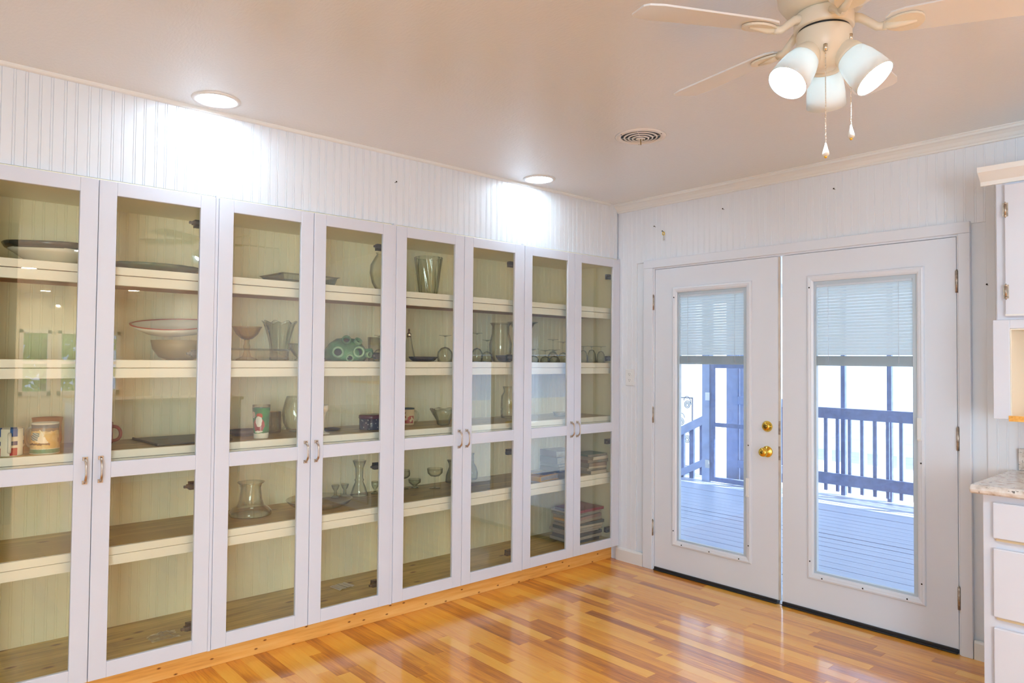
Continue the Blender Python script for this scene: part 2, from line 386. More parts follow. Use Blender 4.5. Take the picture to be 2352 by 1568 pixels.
# trims
def crown(name, x0, x1, label):
    pr = [(0, 0), (0, -.062), (-.010, -.060), (-.012, -.052), (-.018, -.047), (-.026, -.034), (-.040, -.022), (-.050, -.018), (-.052, -.008), (-.058, -.004), (-.058, 0)]
    b = MB().prism([(p[0], p[1]) for p in pr], x1 - x0, o=(x0, 0, ZC), ux=(0, 1, 0), uy=(0, 0, 1), uz=(1, 0, 0))
    return struct(b, name, M['trim'], label)
crown('trim_1', -.022, 4.2, 'white crown moulding where the far wall meets the ceiling')
q = [(0, 0), (.016, 0), (.0155, -.006), (.012, -.012), (.006, -.0155), (0, -.016)]
struct(MB().prism(q, 5.9, o=(-.022, YB, ZC), ux=(1, 0, 0), uy=(0, 0, 1), uz=(0, 1, 0)), 'trim_2', M['trim'], 'slim cream quarter round along the ceiling above the cabinets')
bb = [(0, 0), (-.014, 0), (-.014, .078), (-.010, .088), (-.004, .092), (0, .092)]
struct(MB().prism(bb, .218 + .02, o=(-.02, 0, 0), ux=(0, 1, 0), uy=(0, 0, 1), uz=(1, 0, 0)), 'baseboard_left', M['trim'], 'short white baseboard left of the doors')
struct(MB().prism(bb, .2, o=(2.215, 0, 0), ux=(0, 1, 0), uy=(0, 0, 1), uz=(1, 0, 0)), 'baseboard_right', M['trim'], 'short white baseboard right of the doors')
# casing: left leg, head, right leg
struct(MB().box(.222, .300, -.018, .008, 0, JT), 'trim_3', M['door'], 'white casing board on the left of the doors', bev=.003)
struct(MB().box(2.160, 2.212, -.018, .008, 0, JT), 'trim_4', M['door'], 'white casing board on the right of the doors', bev=.003)
struct(MB().box(.222, 2.212, -.0185, .008, JT, 2.125), 'trim_5', M['door'], 'white head casing above the doors', bev=.003)
struct(MB().box(.288, .309, -.004, .14, 0, JT).box(2.151, 2.172, -.004, .14, 0, JT).box(.309, 2.151, -.004, .14, 2.058, JT + .01), 'trim_6', M['door'], 'white door jamb')
struct(MB().box(-.095, -.07, YB + 2, -.002, .0, .108).box(-.5, -.095, -3.8, -.005, .06, .1), 'baseboard_cabinets', M['pine'], 'unpainted knotty pine toe board below the cabinets', bev=.002)

# ------------------------------------------------------------------ double doors with blinds between the glass
def bowp(t, L, H):   # bow handle centre line
    return t * L, H * (1 - (2 * t - 1) ** 4)
def glazed_door(name, x0, x1, lx0, lx1, label, hinge_x, hz):
    zb, zt = .022, 2.055; lz0, lz1 = .195, 1.924; T = .044; fw = .036
    gx0, gx1, gz0, gz1 = lx0 + fw, lx1 - fw, lz0 + fw, lz1 - fw
    d = MB()
    d.box(x0, gx0 - .012, 0, T, zb, zt).box(gx1 + .012, x1, 0, T, zb, zt).box(gx0 - .012, gx1 + .012, 0, T, zb, gz0 - .012).box(gx0 - .012, gx1 + .012, 0, T, gz1 + .012, zt)
    o = struct(d, name, M['door'], label)
    # raised moulded frame of the glazing
    pr = [(0, 0), (0, -.006), (.004, -.011), (.012, -.013), (.020, -.010), (.026, -.009), (.036, -.003), (.036, .012), (0, .012)]
    f = MB()
    cs = [(lx0, lz0), (lx1, lz0), (lx1, lz1), (lx0, lz1)]; sg = [(1, 1), (-1, 1), (-1, -1), (1, -1)]
    n = len(pr); vs = [(cx + sx * u, dd, cz + sz * u) for (cx, cz), (sx, sz) in zip(cs, sg) for u, dd in pr]
    fs = [(k * n + i, k * n + (i + 1) % n, ((k + 1) % 4) * n + (i + 1) % n, ((k + 1) % 4) * n + i) for k in range(4) for i in range(n)]
    f.add(vs, fs); fo = f.build('lite_frame', M['door'], o)
    W_ = lx1 - lx0
    for k, (sx, sz) in enumerate([(lx0 + .017, lz0 + .10), (lx0 + .017, lz1 - .07), (lx1 - .017, lz0 + .11), (lx1 - .017, lz0 + .72), (lx0 + W_ * .14, lz0 + .017), (lx0 + W_ * .5, lz0 + .017), (lx1 - W_ * .14, lz0 + .017)]):
        MB().lathe([(0, .0), (.0042, 0), (.0042, .0012), (0, .0016)], 8, (sx, -.0132, sz), Matrix.Rotation(PI / 2, 3, 'X')).build('screw', M['screw'], fo)
    # vinyl spacer round the glass, slider on its right
    sp = MB(); s_ = .018
    sp.box(gx0, gx0 + .012, .0062, .0298, gz0 + .010, gz1 - .02).box(gx1 - s_ * 1.3, gx1, .0062, .0298, gz0 + .010, gz1 - .02).box(gx0, gx1, .006, .03, gz0, gz0 + .010).box(gx0, gx1, .006, .03, gz1 - .02, gz1)
    sp.build('glass_spacer', M['blindrail'], o)
    MB().box(gx0, gx1, .0020, .0050, gz0, gz1).build('pane', M['litepane'], o)
    MB().box(gx0, gx1, .033, .036, gz0, gz1).build('pane', M['litepane'], o)
    # raised mini blind
    bl = MB(); z = gz1 - .034; a, b = gx0 + .014, gx1 - s_ * 1.3 - .003
    while z > 1.468:
        bl.box(a, b, .0110, .0295, z - .0004, z + .0004, tilt=('X', 1.12)); z -= .0172
    bo = bl.build('blind_slats', M['blind'], o, kind='stuff')
    st = MB(); z = 1.462
    while z > 1.418: st.box(a, b, .0110 + .0015 * (int(z * 1e4) % 2), .0265, z - .0026, z); z -= .0036
    st.box(a, b, .011, .027, 1.407, 1.416).box(a, b, .0135, .024, 1.4165, 1.461)
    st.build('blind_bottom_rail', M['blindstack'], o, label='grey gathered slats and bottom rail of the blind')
    MB().box(a, b, .010, .028, gz1 - .032, gz1 - .020).build('blind_head_rail', M['plastic'], o)
    cd = MB()
    for t in (.13, .87):
        cd.tube([(a + (b - a) * t, .0105, gz1 - .03), (a + (b - a) * t, .0105, 1.42)], .0013, 5)
    cd.build('blind_cord', M['plastic'], o)
    zs = 1.03 if x0 > 1 else .60
    MB().box(gx1 + .002, gx1 + .022, -.016, -.005, zs, zs + .115).box(gx1 + .004, gx1 + .020, -.022, -.014, zs + .004, zs + .014).build('blind_slider', M['plastic'], o, bev=.002)
    # sweep
    MB().box(x0 + .002, x1 - .002, -.010, .03, .004, .024).box(x0 + .002, x1 - .002, -.018, -.006, .001, .010).build('door_sweep', M['dark'], o, bev=.002)
    s = 1 if hinge_x < 1 else -1
    for z0, z1 in hz:
        h = MB().tube([(hinge_x, -.009, z0), (hinge_x, -.009, z1)], .0065, 10).box(hinge_x - (.016 if s > 0 else 0), hinge_x + (.016 if s < 0 else 0), -.006, .002, z0 + .002, z1 - .002)
        for k in range(1, 5): h.tube([(hinge_x, -.009, z0 + (z1 - z0) * k / 5 - .0006), (hinge_x, -.009, z0 + (z1 - z0) * k / 5 + .0006)], .0072, 10)
        h.tube([(hinge_x, -.009, z1), (hinge_x, -.009, z1 + .006)], .004, 8)
        h.build('door_hinge', M['steelh'], o)
    return o
d1 = glazed_door('door_1', .312, 1.207, .457, 1.039, 'left white glazed door leaf with brass knob and half raised blind', .301, [(1.778, 1.878), (1.002, 1.106), (.232, .336)])
d2 = glazed_door('door_2', 1.2355, 2.147, 1.388, 2.003, 'right white glazed door leaf with half raised blind and no knob', 2.152, [(1.777, 1.886), (.996, 1.108), (.219, .328)])
# edge strip between the leaves, with strike plates
es = MB().box(1.2072, 1.221, .006, .010, .022, 2.055).build('edge_strip', plain('worn_edge_paint', (.66, .60, .52), .5, noise=.25, nscale=6), d1)
for z0, z1 in ((.995, 1.075), (.845, .925)):
    MB().box(1.2085, 1.2205, .0042, .0058, z0, z1).build('strike_plate', M['steelh'], es)
RX = Matrix.Rotation(PI / 2, 3, 'X')   # lathe axis z -> -y (into the room)
k = MB().lathe([(0, 0), (.032, 0), (.033, .006), (.030, .010), (.024, .022), (.021, .025), (0, .026)], 28, (1.141, 0, 1.039), RX)
ko = k.build('deadbolt', M['brass'], d1, label='round brass deadbolt cylinder')
MB().lathe([(0, 0), (.0125, 0), (.0125, .003), (0, .0035)], 20, (1.141, -.0255, 1.039), RX).box(1.1395, 1.1425, -.0305, -.0285, 1.033, 1.045).build('keyway', M['brassd'], ko)
k = MB().lathe([(0, 0), (.033, 0), (.034, .004), (.031, .009), (.020, .013), (.0125, .018), (.0115, .028), (.017, .034), (.0255, .042), (.0275, .052), (.025, .062), (.017, .067), (0, .068)], 28, (1.141, 0, .888), RX)
ko = k.build('door_knob', M['brass'], d1, label='round brass door knob with keyhole')
MB().lathe([(0, 0), (.009, 0), (.009, .0025), (0, .003)], 18, (1.141, -.0675, .888), RX).build('keyway', M['brassd'], ko)
MB().box(.309, 2.151, .0, .16, -.02, .003).build('door_sill', plain('aluminium_sill', (.25, .25, .26), .4, .7), d2)

# ------------------------------------------------------------------ glass door cabinets
SH = {'1': 1.805, '2': 1.410, '3': 1.027, '4': .622, 'b': .145}
XB = -.475
bm_c = board_mesh(2.05, .085, .006, 'back_plank', .7); bm_c.materials[0] = M['cabin']
def handle(parent, y):
    h = MB(); z0, z1 = .905, 1.015; n = 12; pts = []
    for i in range(n + 1):
        t = i / n; l, d = bowp(t, z1 - z0 - .014, .026); pts.append((.004 + d, y, z0 + .007 + l))
    h.tube(pts, [.0062 - .0022 * math.sin(PI * i / n) for i in range(n + 1)], 8)
    h.box(.0, .008, y - .009, y + .009, z0, z0 + .015).box(.0, .008, y - .009, y + .009, z1 - .015, z1)
    return h.build('handle', M['nickel'], parent, bev=0)
def cab_door(root, y0, y1, hside, hy):
    z0, z1 = .103, 2.154; st = .066; g0, m0, m1, g1 = .166, .922, .987, 2.096; T = .021
    d = MB()
    d.box(-T, 0, y0, y0 + st, z0, z1).box(-T, 0, y1 - st, y1, z0, z1)
    for a, b in ((z0, g0), (m0, m1), (g1, z1)): d.box(-T, 0, y0 + st, y1 - st, a, b)
    o = d.build('door', M['cab'], root, bev=.0022)
    for a, b in ((g0, m0), (m1, g1)):
        MB().box(-.013, -.0095, y0 + st - .006, y1 - st + .006, a - .006, b + .006).build('pane', M['pane'], o)
    handle(o, hy)
    e = y1 - st if hside > 0 else y0 + st
    for z in (2.03, 1.44, .845, .215):
        s = hside
        h = MB().box(-.046, -.022, e - .026 if s > 0 else e - .05, e + .05 if s > 0 else e - .012, z - .009, z + .009)
        h.lathe([(0, 0), (.019, 0), (.019, .010), (.012, .016), (0, .017)], 16, (-.0225, e + .022 * s, z), Matrix.Rotation(-PI / 2, 3, 'Y'))
        h.box(-.066, -.040, e - .012 if s > 0 else e - .05, e + .045 if s > 0 else e - .014, z - .018, z + .018)
        if s > 0: h.box(-.036, -.024, e - .040, e - .020, z - .006, z + .006)
        h.build('hinge', M['hinge'], o, bev=.002)
    return o
def cabinet(ya, pairs, label):
    """one built-in run: open from end to end behind its four pairs of doors"""
    w = -.014 - ya
    r = thing('display_cabinet', label, 'cabinet', (0, ya, 0))
    MB().box(XB, -.0225, 0, .009, .10, 2.162).build('side_panel', M['cabin'], r)
    MB().box(XB, -.0225, w - .009, w, .10, 2.162).build('side_panel', M['cabin'], r)
    MB().box(XB, -.0225, .009, w - .009, 2.118, 2.162).build('top_panel', M['cabin'], r)
    MB().box(XB - .016, XB - .007, .0, w, .10, 2.162).build('back_panel', M['cabin'], r)
    y = .012
    while y + .085 < w:
        inst('back_plank', bm_c, r, (XB, y, .10)); y += .085
    ff = MB().box(-.0222, -.004, -.003, 0, .10, 2.163).box(-.0222, -.004, w, w + .012, .10, 2.163)
    for (a, b), (c, d) in zip(pairs, pairs[1:]): ff.box(-.045, -.0045, b - ya + .001, c - ya - .001, .10, 2.163)
    ff.build('face_frame', M['cab'], r)
    b = MB().box(XB, -.046, .009, w - .009, SH['b'] - .025, SH['b']).build('bottom_board', M['shelfwood'], r)
    MB().box(-.046, -.024, .009, w - .009, .10, SH['b'] - .001).build('front_rail', M['cab'], b)
    for kk in '1234':
        z = SH[kk]
        s = MB().box(XB, -.072, .009, w - .009, z - .028, z).build('shelf', M['shelfwood'], r)
        MB().box(-.0715, -.052, .009, w - .009, z - .034, z - .0005).build('shelf_nosing', M['shelfedge'], s, bev=.002)
        MB().box(-.078, -.058, .009, w - .022, z - .078, z - .0365).build('shelf_cleat', M['shelfedge'], s, bev=.002)
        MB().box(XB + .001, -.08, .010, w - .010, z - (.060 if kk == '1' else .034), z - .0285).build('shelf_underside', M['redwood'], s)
    for a, b in pairs:
        a -= ya; b -= ya; h = (a + b) / 2
        cab_door(r, a + .0005, h - .0012, -1, h - .028); cab_door(r, h + .0012, b - .0005, 1, h + .028)
    return r
cabinet(-3.803, [(-3.803, -2.861), (-2.846, -1.914), (-1.895, -.957), (-.940, -.014)], 'long white built in cabinet with eight glass doors holding glassware and magazines')

# ------------------------------------------------------------------ glassware and dishes
def vessel(p, t, foot=0):
    """outer profile -> thin walled closed profile (outer up, inner down)"""
    inner = [(max(r - t, 0.0005), z + (t if i == 0 else 0)) for i, (r, z) in enumerate(p)]
    out = [(0, p[0][1])] + p + inner[::-1] + [(0, inner[0][1] + t * .5)]
    return out
def goblet(loc, r, h, label, flip=True, kind='tulip', foot=None, bowl=.48, m='clear', group=None):
    """stemmed glass: bowl, stem, foot; flip stands it on its rim"""
    o = thing('goblet', label, 'glass', (loc[0], loc[1], SH[loc[2]] + (h if flip else 0)), group=group)
    if flip: o.rotation_euler = (PI, 0, 0)
    fr = foot or r * .82; hb = h * bowl; zs = h - hb
    if kind == 'tulip': bp = [(.004, zs), (r * .55, zs + hb * .08), (r * .95, zs + hb * .35), (r, zs + hb * .6), (r * .93, h)]
    elif kind == 'coupe': bp = [(.004, zs), (r * .6, zs + hb * .12), (r * .93, zs + hb * .45), (r, h)]
    elif kind == 'cone': bp = [(.004, zs), (r * .3, zs + hb * .25), (r * .65, zs + hb * .6), (r, h)]
    else: bp = [(.005, zs), (r * .5, zs + hb * .05), (r * .8, zs + hb * .3), (r * .9, zs + hb * .6), (r, h)]
    MB().lathe(vessel(bp, .0016), 28).build('bowl', M[m], o)
    MB().lathe([(0, .004), (.006, .006), (.0036, .016), (.0034, zs * .5), (.005, zs * .62), (.0036, zs * .75), (.005, zs), (0, zs + .002)], 14).build('stem', M[m], o)
    MB().lathe([(0, 0), (fr, 0), (fr, .002), (fr * .5, .005), (.006, .009), (0, .009)], 28).build('foot', M[m], o)
    return o
def lobj(name, label, cat, loc, prof, m, n=32, wob=None, t=None, sx=1, sy=1, rz=0):
    b = MB().lathe(vessel(prof, t) if t else prof, n, wob=wob, sx=sx, sy=sy)
    o = b.build(name, m if not isinstance(m, str) else M[m], None, loc=(loc[0], loc[1], SH[loc[2]] + .0006), rz=rz)
    return tag(o, label, cat)
def mug_handle(parent, r, h, ang, m, th=.0065, out=.034):
    pts = []
    for i in range(13):
        a = -PI / 2 + PI * i / 12
        pts.append(((r - .004 + out * max(0, math.cos(a)) ** .7), 0, h * .5 + h * .33 * math.sin(a)))
    b = MB().tube([Matrix.Rotation(ang, 3, 'Z') @ Vector(p) for p in pts], th, 8)
    return b.build('handle', m if not isinstance(m, str) else M[m], parent)
def mug(label, loc, r, h, ang, m, hm, name='mug', prof=None, th=.0065, out=.034, tw=.0035):
    o = thing(name, label, 'mug', (loc[0], loc[1], SH[loc[2]] + .0006))
    MB().lathe(vessel(prof or [(r * .9, 0), (r, .006), (r, h)], tw), 32).build('body', m if not isinstance(m, str) else M[m], o)
    mug_handle(o, r, h, ang, hm, th, out); return o

# materials with flat print for the mugs
def print_mat(name, fn, rough=.25):
    m, nt, b = mat(name); b.inputs['Roughness'].default_value = rough
    tc = nd(nt, 'ShaderNodeTexCoord'); sp = nd(nt, 'ShaderNodeSeparateXYZ'); nt.links.new(tc.outputs['Object'], sp.inputs[0])
    nt.links.new(fn(nt, sp, tc), b.inputs['Base Color']); return m
def mth(nt, op, a, b=None, c=None):
    n = nt.nodes.new('ShaderNodeMath'); n.operation = op
    for i, v in enumerate((a, b, c)):
        if v is None: continue
        if isinstance(v, (int, float)): n.inputs[i].default_value = v
        else: nt.links.new(v, n.inputs[i])
    return n.outputs[0]
def mixc(nt, f, a, b):
    n = nt.nodes.new('ShaderNodeMix'); n.data_type = 'RGBA'
    nt.links.new(f, n.inputs[0])
    for i, v in ((6, a), (7, b)):
        if isinstance(v, tuple): n.inputs[i].default_value = (*v, 1)
        else: nt.links.new(v, n.inputs[i])
    return n.outputs[2]
def ang_of(nt, sp): return mth(nt, 'ARCTAN2', sp.outputs[1], sp.outputs[0])
def blob(nt, a, z, a0, z0, ra, rz):
    da = mth(nt, 'DIVIDE', mth(nt, 'SUBTRACT', a, a0), ra); dz = mth(nt, 'DIVIDE', mth(nt, 'SUBTRACT', z, z0), rz)
    return mth(nt, 'LESS_THAN', mth(nt, 'ADD', mth(nt, 'POWER', mth(nt, 'ABSOLUTE', da), 2.0), mth(nt, 'POWER', mth(nt, 'ABSOLUTE', dz), 2.0)), 1.0)
def rect(nt, a, z, a0, a1, z0, z1):
    return mth(nt, 'MULTIPLY', mth(nt, 'MULTIPLY', mth(nt, 'GREATER_THAN', a, a0), mth(nt, 'LESS_THAN', a, a1)), mth(nt, 'MULTIPLY', mth(nt, 'GREATER_THAN', z, z0), mth(nt, 'LESS_THAN', z, z1)))
def checker_fn(nt, sp, tc):
    a = ang_of(nt, sp); z = sp.outputs[2]
    st = mth(nt, 'GREATER_THAN', mth(nt, 'SINE', mth(nt, 'MULTIPLY_ADD', a, 5.0, .6)), .15)
    c = mixc(nt, mth(nt, 'MULTIPLY', st, mth(nt, 'MULTIPLY', mth(nt, 'GREATER_THAN', z, .078), mth(nt, 'LESS_THAN', z, .108))), (.84, .82, .72), (.05, .14, .42))
    c = mixc(nt, mth(nt, 'MULTIPLY', st, mth(nt, 'MULTIPLY', mth(nt, 'GREATER_THAN', z, .044), mth(nt, 'LESS_THAN', z, .060))), c, (.03, .07, .2))
    return mixc(nt, mth(nt, 'MULTIPLY', st, mth(nt, 'MULTIPLY', mth(nt, 'GREATER_THAN', z, .004), mth(nt, 'LESS_THAN', z, .034))), c, (.42, .05, .06))
def warp(nt, tc, v, sc, amt):
    n = nd(nt, 'ShaderNodeTexNoise', Scale=sc, Detail=3.0); nt.links.new(tc.outputs['Object'], n.inputs['Vector'])
    return mth(nt, 'MULTIPLY_ADD', mth(nt, 'SUBTRACT', n.outputs[0], .5), amt, v)
def eagle_fn(nt, sp, tc):
    a = warp(nt, tc, ang_of(nt, sp), 45.0, 1.1); z = warp(nt, tc, sp.outputs[2], 60.0, .02); a0 = ang_of(nt, sp); z0 = sp.outputs[2]
    n = nd(nt, 'ShaderNodeTexNoise', Scale=28.0, Detail=3.0); nt.links.new(tc.outputs['Object'], n.inputs['Vector'])
    r = ramp(nt, [(.35, (.72, .48, .18)), (.55, (.80, .62, .34)), (.7, (.55, .36, .20))]); nt.links.new(n.outputs[0], r.inputs[0])
    c = mixc(nt, mth(nt, 'LESS_THAN', z0, .020), r.outputs[0], (.10, .30, .20))
    c = mixc(nt, mth(nt, 'GREATER_THAN', z, .092), c, (.30, .22, .17))
    c = mixc(nt, mth(nt, 'GREATER_THAN', z, .104), c, (.16, .18, .24))
    c = mixc(nt, mth(nt, 'GREATER_THAN', z0, .118), c, (.86, .84, .78))
    c = mixc(nt, mth(nt, 'LESS_THAN', z0, .004), c, (.86, .84, .78))
    dots = mth(nt, 'MULTIPLY', mth(nt, 'GREATER_THAN', mth(nt, 'SINE', mth(nt, 'MULTIPLY', a0, 60.0)), .0), rect(nt, a0, z0, -9, 9, .0195, .0225))
    c = mixc(nt, dots, c, (.9, .88, .8))
    fe = mixc(nt, mth(nt, 'GREATER_THAN', mth(nt, 'SINE', mth(nt, 'MULTIPLY_ADD', z0, 700.0, mth(nt, 'MULTIPLY', a0, 14.0))), .1), (.16, .24, .28), (.50, .58, .58))
    c = mixc(nt, blob(nt, a, z, -1.02, .070, .46, .017), c, fe)
    c = mixc(nt, rect(nt, a, z, -1.45, .1, .036, .044), c, (.22, .15, .10))
    c = mixc(nt, blob(nt, a, z, -.30, .055, .40, .013), c, (.86, .80, .68))
    return mixc(nt, blob(nt, a, z, -.45, .080, .13, .018), c, (.86, .80, .66))
def tumbler_fn(nt, sp, tc):
    a = warp(nt, tc, ang_of(nt, sp), 55.0, .35); z = warp(nt, tc, sp.outputs[2], 70.0, .010)
    n = nd(nt, 'ShaderNodeTexNoise', Scale=18.0); nt.links.new(tc.outputs['Object'], n.inputs['Vector'])
    r = ramp(nt, [(.35, (.01, .11, .06)), (.65, (.02, .30, .09))]); nt.links.new(n.outputs[0], r.inputs[0])
    c = mixc(nt, mth(nt, 'LESS_THAN', z, .026), r.outputs[0], (.80, .80, .72))
    c = mixc(nt, blob(nt, a, z, -.72, .066, .75, .036), c, (.36, .03, .04))
    c = mixc(nt, blob(nt, a, z, -.62, .112, .36, .014), c, (.55, .07, .03))
    c = mixc(nt, blob(nt, a, z, -.70, .083, .42, .026), c, (.82, .82, .80))
    c = mixc(nt, blob(nt, a, z, -.72, .034, .60, .005), c, (.82, .82, .78))
    # peppermint swirl
    da = mth(nt, 'MULTIPLY', mth(nt, 'SUBTRACT', a, -1.45), .045); dz = mth(nt, 'SUBTRACT', z, .116)
    sw = mth(nt, 'GREATER_THAN', mth(nt, 'SINE', mth(nt, 'MULTIPLY', mth(nt, 'ARCTAN2', dz, da), 9.0)), 0.0)
    pep = mixc(nt, sw, (.25, .12, .06), (.88, .86, .80))
    return mixc(nt, blob(nt, a, z, -1.45, .116, .36, .016), c, pep)
def tin_fn(nt, sp, tc):
    z = sp.outputs[2]
    v = nd(nt, 'ShaderNodeTexVoronoi', Scale=55.0); nt.links.new(tc.outputs['Object'], v.inputs['Vector'])
    c = mixc(nt, mth(nt, 'LESS_THAN', v.outputs['Distance'], .22), (.035, .045, .10), (.45, .48, .55))
    return mixc(nt, mth(nt, 'GREATER_THAN', z, .062), c, (.13, .03, .07))
def cream_fn(nt, sp, tc):
    a = ang_of(nt, sp); z = sp.outputs[2]
    n = nd(nt, 'ShaderNodeTexNoise', Scale=45.0, Detail=2.0); nt.links.new(tc.outputs['Object'], n.inputs['Vector'])
    c = mixc(nt, mth(nt, 'GREATER_THAN', z, .094), (.76, .62, .42), (.05, .10, .12))
    c = mixc(nt, mth(nt, 'MULTIPLY', mth(nt, 'GREATER_THAN', n.outputs[0], .52), rect(nt, a, z, -9, 9, .066, .080)), c, (.20, .10, .07))
    return mixc(nt, mth(nt, 'MULTIPLY', mth(nt, 'GREATER_THAN', n.outputs[0], .5), rect(nt, a, z, -9, 9, .012, .056)), c, (.42, .07, .06))
PM = {k: print_mat(k + '_print', f) for k, f in dict(checker=checker_fn, eagle=eagle_fn, tumbler=tumbler_fn, tin=tin_fn, cream=cream_fn).items()}
M['redc'] = plain('red_glaze', (.40, .09, .06), .25)
M['terra'] = plain('terracotta_red', (.52, .20, .10), .5)
M['green'] = plain('green_glaze', (.10, .30, .15), .1, noise=.65, nscale=14)
M['greenl'] = plain('pale_green_glaze', (.26, .46, .30), .1, noise=.4, nscale=18)
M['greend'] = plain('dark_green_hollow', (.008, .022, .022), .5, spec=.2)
M['dkgreen'] = plain('dark_green_dish', (.05, .10, .07), .2, noise=.5, nscale=10)
M['black'] = plain('black_glaze', (.03, .03, .045), .2)
M['brown'] = plain('brown_dish', (.07, .045, .03), .35)
M['olive'] = plain('olive_wood_bowl', (.30, .22, .09), .45, noise=.3, nscale=7)
M['red'] = plain('red_rim', (.45, .05, .04), .3)
M['silver'] = plain('tarnished_silver', (.70, .66, .58), .22, 1)
M['paper'] = plain('paper', (.38, .35, .31), .6, noise=.35, nscale=40, stretch=(1, 1, 20))
M['pearl'] = plain('pearl_white', (.82, .80, .74), .25, .2)

# --- top shelf
o = thing('serving_bowl', 'wide white bowl with dark glazed rim on the leftmost top shelf', 'bowl', (-.22, -3.455, SH['1'] + .001))
MB().lathe(vessel([(.075, 0), (.085, .006), (.135, .042), (.160, .058)], .005), 40).build('body', M['white'], o)
MB().lathe([(.158, .056), (.172, .064), (.180, .078), (.176, .082), (.166, .070), (.154, .062)], 40, wob=lambda r, z, a: (r, z + .003 * math.sin(3 * a))).build('rim', plain('dark_rim_glaze', (.03, .035, .04), .15, noise=.8, nscale=9), o, label='dark glazed flaring rim')
lobj('oval_platter', 'dark green scalloped oval platter on the top shelf', 'platter', (-.225, -3.055, '1'), [(.10, 0), (.13, .006), (.155, .020), (.165, .034)], 'dkgreen', 60, wob=lambda r, z, a: (r * (1 + .018 * math.sin(22 * a)), z), t=.005, sx=.95, sy=1.32)
tb = MB(); ti = MB()
def tray(b, lx, ly, h, fl, th=.003):
    o_ = [(-lx, -ly), (lx, -ly), (lx, ly), (-lx, ly)]
    rings = [[(x * .86, y * .9, 0) for x, y in o_], [(x * .9, y * .93, h * .25) for x, y in o_], [(x * .96, y * .97, h * .85) for x, y in o_], [(x * (1 + fl), y * (1 + fl), h) for x, y in o_],
             [(x * (1 + fl) - .004 * (1 if x > 0 else -1), y * (1 + fl) - .004 * (1 if y > 0 else -1), h) for x, y in o_], [(x * .93, y * .95, h * .8) for x, y in o_], [(x * .85, y * .89, th) for x, y in o_]]
    vs = [v for r in rings for v in r]; fs = [(0, 3, 2, 1)]
    for k in range(len(rings) - 1): fs += [(k * 4 + i, k * 4 + (i + 1) % 4, k * 4 + 4 + (i + 1) % 4, k * 4 + 4 + i) for i in range(4)]
    fs.append(tuple(range(len(vs) - 4, len(vs)))); return b.add(vs, fs)
tag(tray(MB(), .13, .155, .045, .06).build('glass_tray', M['smoke'], loc=(-.22, -2.35, SH['1'] + .001), rz=.04, bev=.006), 'grey rectangular glass tray with flared rim lying on the top shelf', 'tray')
lobj('globe_vase', 'clear round bellied glass vase half behind the door frame on the top shelf', 'vase', (-.16, -1.885, '1'), [(.030, 0), (.038, .004), (.060, .045), (.073, .10), (.070, .145), (.045, .19), (.034, .205), (.040, .215)], 'clear', 36, t=.002)
lobj('swirl_vase', 'large tapered glass vase with diagonal swirls alone on the top shelf', 'vase', (-.15, -1.580, '1'), [(.050, 0), (.054, .004)] + [(.054 + .029 * (k / 11) ** .9, .004 + .216 * k / 11) for k in range(1, 12)], 'cut', 112, wob=lambda r, z, a: (r * (1 + .030 * math.sin(14 * a + z * 30)), z), t=.004)

# --- second shelf
lobj('wooden_bowl', 'round olive brown bowl under the red rimmed dish', 'bowl', (-.27, -2.925, '2'), [(.055, 0), (.09, .012), (.118, .05), (.126, .092)], 'olive', 40, t=.006)
o = thing('boat_dish', 'white boat shaped dish with red rim lying across the brown bowl', 'dish', (-.26, -2.955, SH['2'] + .120))
o.rotation_euler = (.07, .30, 0)
def boat(r, z, a): return (r, z + .004 * abs(math.sin(a)) ** 2 * (z / .05))
MB().lathe(vessel([(.05, 0), (.08, .008), (.11, .03), (.125, .048)], .004), 48, wob=boat, sx=.74, sy=1.50).build('body', M['white'], o)
MB().lathe([(.122, .0475), (.1275, .0478), (.1285, .052), (.122, .0515)], 48, wob=boat, sx=.74, sy=1.50).build('rim', M['red'], o, label='red painted rim')
tag(tray(MB(), .11, .15, .058, .08).build('baking_dish', M['clear'], loc=(-.18, -2.61, SH['2'] + .001), bev=.01), 'clear rectangular glass baking dish on the second shelf', 'dish')
o = thing('compote', 'amber tinted footed glass compote behind the baking dish', 'compote', (-.380, -2.562, SH['2'] + .001))
MB().lathe(vessel([(.012, .105), (.03, .112), (.055, .135), (.070, .165), (.076, .175)], .003), 36).build('bowl', M['amber'], o)
MB().lathe([(0, 0), (.055, 0), (.052, .006), (.022, .02), (.013, .05), (.018, .07), (.012, .09), (.014, .106), (0, .106)], 28).build('foot', M['amber'], o)
lobj('fluted_vase', 'clear fluted glass vase with scalloped flaring rim behind the baking dish', 'vase', (-.335, -2.405, '2'), [(.045, 0), (.050, .006), (.048, .03), (.048, .05), (.051, .08), (.056, .105), (.063, .135), (.071, .165), (.080, .190), (.088, .205)], 'cut', 96, wob=lambda r, z, a: (r * (1 + .06 * math.sin(9 * a + z * 6) * (.3 + z * 4)), z + .006 * math.sin(9 * a + z * 6) * (z / .2)), t=.005)
lobj('cut_glass_bowl', 'small footed cut glass bowl behind the middle door stile', 'bowl', (-.125, -2.388, '2'), [(.024, 0), (.026, .004), (.012, .014), (.030, .030), (.050, .06), (.060, .088)], 'cut', 48, wob=lambda r, z, a: (r * (1 + .03 * math.sin(16 * a)), z), t=.003)
